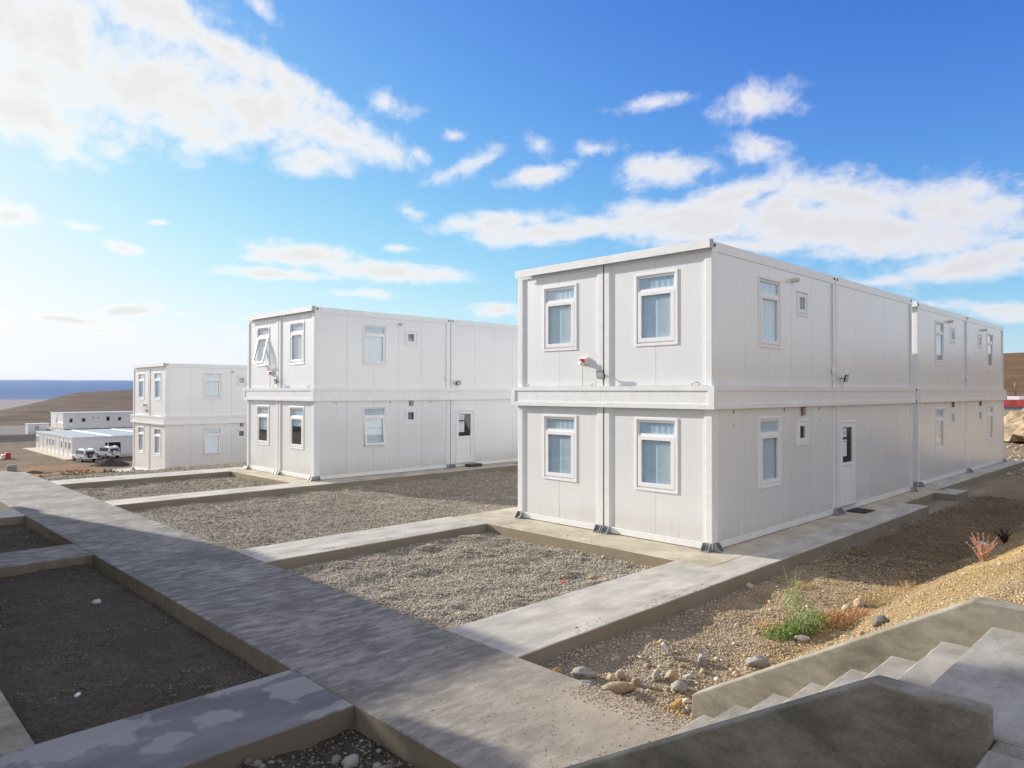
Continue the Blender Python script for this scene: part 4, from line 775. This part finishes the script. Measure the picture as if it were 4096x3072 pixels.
# ------------------------------------------------------------------ far yard on the left
def shed(loc, lx, ly, h, label, wins_w, wins_s, name='long_shed', panels=9, spanel=None, fasc=True):
    root = empty(name, loc, label, 'building', 'single-storey container sheds in the yard')
    TW = face_map('W', lx, ly); TS = face_map('S', lx, ly); pw = ly/panels
    def rects(T, s0, s1, holes): return panel(root, T, s0+.03, s1-.03, .1, h-.15, -.02, holes)
    for i in range(panels):
        hs = [(s-.42, s+.42, a, b_) for (s, a, b_) in wins_w if i*pw < s < (i+1)*pw]
        rects(TW, i*pw, (i+1)*pw, hs)
        for (s, a, b_) in wins_w:
            if i*pw < s < (i+1)*pw: simple_win(root, TW, s-.45, s+.45, a, b_)
        MB().box(i*pw-.09, i*pw+.09, -.1, .03, 0, h-.1, TW).build('corner_post', M['trim'], root)
    sp = spanel or 5; sw = lx/sp
    for i in range(sp):
        hs = [(a+.03, b_-.03, c, e_) for (a, b_, c, e_, k) in wins_s if a < (i+1)*sw and b_ > i*sw]
        rects(TS, i*sw, (i+1)*sw, hs)
        MB().box(i*sw-.06, i*sw+.06, -.1, .02, 0, h-.1, TS).build('corner_post', M['trim'], root)
    for (a, b_, c, e_, k) in wins_s: simple_win(root, TS, a, b_, c, e_, k)
    MB().box(.1, lx-.1, ly-.06, ly, 0, h).build('rear_wall', M['wall'], root); MB().box(lx-.06, lx, .1, ly-.1, 0, h).build('end_wall', M['wall'], root)
    MB().box(.15, lx-.15, .15, ly-.15, .02, .1).build('floor', M['floor'], root)
    MB().box(-.03, lx+.03, -.03, ly+.03, h-.12, h-.02).build('roof', M['roof'], root)
    mb = MB(); ring = [(-.06, lx+.06, -.06, .06), (-.06, .06, .06, ly+.06)]
    for a, b_, c, e_ in ring: mb.box(a, b_, c, e_, h-.15, h+(.05 if fasc else 0))
    mb.build('roof_edge', M['trim'], root)
    return root
def simple_win(root, T, a, b_, c, e_, k='w'):
    mb = MB(); ring_boxes(mb, a, b_, c, e_, .07, -.06, .02, T)
    if k == 'w' and e_-c > 1.2: mb.box(a+.07, b_-.07, -.05, .01, e_-.5, e_-.42, T)
    o = mb.build('door' if k == 'door' else 'window', M['upvc'], root); MB().box(a+.07, b_-.07, -.03, -.025, c+.07, e_-.07, T).build('pane', M['dglass'] if k == 'door' else M['glass'], o)
s1 = shed((13.35, 104.7, -6.1), 22, 22.1, 2.8, 'low white shed with flat blue-grey roof and a row of upright windows', [(pw*2.456+1.3, 1.0, 2.2) for pw in (0, 1, 2, 4, 5, 6, 8)] and [(22.1-q, 1.0, 2.15) for q in (.9, 2.3, 7.6, 9.4, 11.3, 16.2, 18.6, 20.6)][::1], [(3.95, 6.1, .15, 2.0, 'door'), (7.6, 8.9, .9, 2.1, 'w')])
MB().box(4.9, 5.25, .1, 22.0, 2.79, 2.86).build('roof_joint_strip', M['trim'], s1); 
for i in range(24): MB().box(10.6, 10.9, .4+i*.9, .85+i*.9, 2.79, 2.88).build('roof_vent_cap', M['trim'], s1) if i < 24 else None
slab('foundation_slab', 11.9, 36, 101.9, 128.5, z1=-6.02, z0=-7, m='concC', step=3)
shed((25.5, 164.8, -5.0), 42, 10.9, 3.45, 'far white shed with white roof edge, standing behind the low shed', [(5.8, 1.2, 2.6)], [(.9, 1.75, 1.4, 2.4, 'w'), (3.3, 4.15, 1.5, 2.4, 'w'), (5.4, 5.75, 2.2, 2.6, 'w'), (6.4, 6.75, 2.2, 2.6, 'w'), (8.0, 8.8, 1.6, 2.65, 'door'), (10.3, 11.1, 1.6, 2.5, 'w')], panels=2, spanel=17)
slab('foundation_slab', 24, 70, 162, 178, z1=-5.02, z0=-8, m='concC', step=4)
wb = MB().box(0, 3.8, 0, 2.4, 0, 2.2).build('site_cabin', M['wall'], loc=(20.6, 172, -6.2), bevel=.05); tag(wb, 'tiny white cabin left of the far white shed', 'cabin')
MB().box(-.1, 3.9, -.1, 2.5, 2.2, 2.35).build('roof', M['trim'], wb); MB().box(1.2, 2.0, -.03, .0, .1, 1.9).build('door', M['grey'], wb)
# parked cars
def car(x, y, rz, label, spare):
    root = empty('parked_car', (x, y, -6.1), label, 'car', 'white off-roaders parked by the low shed', rz=rz); root.scale = (.86, .86, .86)
    wp = mat('car_white', (.8, .8, .8), .25, coat=.5) if 'car_white' not in bpy.data.materials else bpy.data.materials['car_white']; gl = bpy.data.materials.get('car_glass') or mat('car_glass', (.02, .022, .026), .06)
    # x is length (front +x), sections along length: (x, half width, z low, z shoulder, half width roof, z roof)
    secs = [(-2.25, .84, .50, 1.02, .80, 1.04), (-2.18, .90, .42, 1.08, .74, 1.72), (-1.9, .93, .40, 1.10, .74, 1.85), (-.4, .94, .38, 1.10, .74, 1.88), (.35, .94, .38, 1.08, .70, 1.82), (1.0, .93, .38, 1.06, .78, 1.10), (1.9, .91, .40, 1.00, .74, 1.02), (2.25, .84, .45, .85, .66, .86), (2.33, .76, .50, .72, .6, .73)]
    rs = []
    for (X, hw, zl, zs, hr, zr) in secs:
        rs.append([(X, -hw, zl+.1), (X, -hw-.01, (zl+zs)/2), (X, -hw+.02, zs), (X, -hr, zr-.05), (X, -hr+.1, zr), (X, hr-.1, zr), (X, hr, zr-.05), (X, hw-.02, zs), (X, hw+.01, (zl+zs)/2), (X, hw, zl+.1), (X, hw-.1, zl), (X, -hw+.1, zl)])
    MB().rings(rs).build('body', wp, root, smooth=False, bevel=.02)
    mb = MB(); mb.box(-2.24, -2.235, -.62, .62, 1.14, 1.62, lambda a, b_, c: (a+(c-1.14)*.12-.012, b_, c)); mb.build('rear_window', gl, root)
    mb = MB(); mb.box(.4, .41, -.62, .62, 1.12, 1.72, lambda a, b_, c: (a+(1.78-c)*.95+.02, b_, c)); mb.build('windscreen', gl, root)
    for s in (-1, 1):
        for (a, b_) in ((-1.95, -1.1), (-1.02, -.25), (-.17, .62)):
            mb = MB(); mb.prism([(a, 1.16), (b_+(.25 if a > -.2 else 0), 1.16), (b_-(.15 if a > -.2 else 0), 1.70), (a+.03, 1.70)], 0, .012, lambda p, q, k: (p, s*(.925-(q-1.10)*.26+k), q)); mb.build('side_window', gl, root)
        for xx in (-1.4, 1.42):
            w_ = MB().tube([(xx, s*.72, .38), (xx, s*.95, .38)], .39, 16).build('wheel', M['seal'], root); MB().tube([(xx, s*.94, .38), (xx, s*.965, .38)], .22, 10).build('rim', M['galv'], w_)
        MB().box(-2.28, -2.2, s*.74-.06, s*.74+.06, 1.0, 1.28).build('tail_light', M['red'], root)
        MB().box(.35, .6, s*.95, s*1.13, 1.12, 1.26).build('wing_mirror', wp, root)
        MB().box(2.2, 2.33, s*.6-.14, s*.6+.14, .72, .88).build('headlight', M['led'], root)
    MB().box(-2.38, -2.2, -.88, .88, .45, .68).build('rear_bumper', wp, root, bevel=.04)
    sw = MB().tube([(-2.26, .08, 1.0), (-2.46, .08, 1.0)], .36, 18).build('spare_wheel', M['seal'], root); MB().tube([(-2.45, .08, 1.0), (-2.475, .08, 1.0)], .33 if spare else .15, 16).build('wheel_cover', wp if spare else M['galv'], sw)
    mb = MB(); [mb.tube([(-1.7, s*.62, 1.93), (.1, s*.62, 1.93)], .025, 6) for s in (-1, 1)]; mb.build('roof_rail', M['galv'], root)
    return root
car(13.35, 98.9, math.radians(98), 'white off-roader on the left, black spare wheel on its tailgate', False)
car(16.95, 101.9, math.radians(100), 'white off-roader on the right, spare wheel under a white cover', True)
def heap(x, y, rx, ry, h, col, label, name='soil_heap', seed=1, zb=None):
    n = 26; mb = MB(); rs = []
    for k in range(9):
        q = k/8; rs.append([((1-q)*rx*(1+.25*(vnoise(np.array([i*.7+seed]), np.array([k*.9]))[0]-.5))*math.cos(2*PI*i/n), (1-q)*ry*(1+.25*(vnoise(np.array([i*.6+3]), np.array([k*.8+seed]))[0]-.5))*math.sin(2*PI*i/n), h*(1-(1-q)**1.6)+.12*h*(vnoise(np.array([i*1.1]), np.array([k*1.3+seed]))[0]-.5)*(k > 0)) for i in range(n)])
    zb = gzz1(x, y)-.1 if zb is None else zb
    return tag(mb.rings([[(px_*(1+.22*(vnoise(np.array([px_*1.9+31]), np.array([py_*1.9+pz_*2+17]))[0]-.5)), py_*(1+.22*(vnoise(np.array([px_*2.3+3]), np.array([py_*2.1+5]))[0]-.5)), pz_*(1+.5*(vnoise(np.array([px_*1.4+9]), np.array([py_*1.4+7]), 3)[0]-.5))) for px_, py_, pz_ in r_] for r_ in rs]).build(name, mat(name+str(seed), col, .95, var=.6, vscale=3, bump=1.0, bscale=6), smooth=False, loc=(x, y, zb)), label, 'heap')
heap(14.2, 90.5, 2.2, 1.3, .85, (.075, .06, .05), 'dark heap of soil in front of the parked cars', zb=-6.1)
heap(-1.0+1.5, 60, 3.5, 1.5, .5, (.12, .075, .045), 'low brown spoil ridge on the slope beyond the walkway', seed=4)
rb = empty('barrier_pile', (5.6, 109.4, -6.1), 'red and white plastic barriers piled at the far left edge', 'barriers')
WH = mat('white_plastic', (.8, .78, .76), .4)
for i in range(6): MB().box(-3.4+i*.75, -2.9+i*.75, -.4, .4, .0, .9-.05*i, lambda a, b_, c: (a+c*.3, b_, c)).build('barrier', WH if i % 2 else M['red'], rb, bevel=.05)
MB().box(.9, 1.5, -.5, .5, 0, .85).build('barrier', M['red'], rb, bevel=.08)
# ------------------------------------------------------------------ far right
heap(44, 1.5, 7, 3.5, 2.2, (.34, .25, .15), 'sand-coloured heap of excavated earth beyond the blocks at right', seed=7)
heap(38, -.6, 3, 2.2, 1.1, (.3, .22, .14), 'lower earth heap in front of the big sandy heap', seed=9)
ls = empty('low_shed', (76, 6.6, .55), 'long low blue-grey hut with a red roof edge beyond the heaps', 'hut')
MB().box(0, 6, -7, 14, 0, 1.0).build('wall', mat('bluegrey_panel', (.30, .38, .50), .6, var=.15), ls); MB().box(-.2, 6.2, -7.2, 14.2, 1.0, 1.75).build('roof', mat('faded_red', (.36, .05, .05), .7, var=.3, vscale=2), ls)
for i, (a, b_) in enumerate(((-6, 1), (2.0, 9.5))): MB().box(.2, 5, a, b_, 1.76, 2.1, lambda p, q, z, a=a, b_=b_: (p, q, z+.15*math.sin((q-a)/(b_-a)*PI))).build('roof_cover', M['upvc'], ls)
for i in range(12):
    y = 8.0+i*2.4; x = 138+random.uniform(-1, 1); z = gzz1(x, y)
    o = MB().tube([(0, 0, -.3), (0, 0, 2.3)], .14, 8, rr=[.15, .13]).build('fence_post', M['concL'], loc=(x, y, z)); tag(o, 'pale post standing in the row at the foot of the right-hand hill', 'post', 'row of pale posts below the hill')
o = MB().box(0, 1.2, 0, 4, 0, 1.5).build('red_crate', M['red'], loc=(132, 20.5, gzz1(132, 20)), bevel=.1); tag(o, 'small red crate lying before the row of pale posts', 'crate')

# ------------------------------------------------------------------ air
hm = bpy.data.materials.new('haze_air'); hm.use_nodes = True; t = hm.node_tree; t.nodes.clear(); o = N(t, 'ShaderNodeOutputMaterial'); pv = N(t, 'ShaderNodeVolumePrincipled'); pv.inputs['Density'].default_value = 1.6e-5
pv.inputs['Color'].default_value = (.25, .5, 1.0, 1); pv.inputs['Anisotropy'].default_value = .2; t.links.new(pv.outputs[0], o.inputs['Volume'])
hz_ = MB().box(-17000, 17000, -17000, 17000, -64, 260).build('haze', hm); hz_['kind'] = 'stuff'
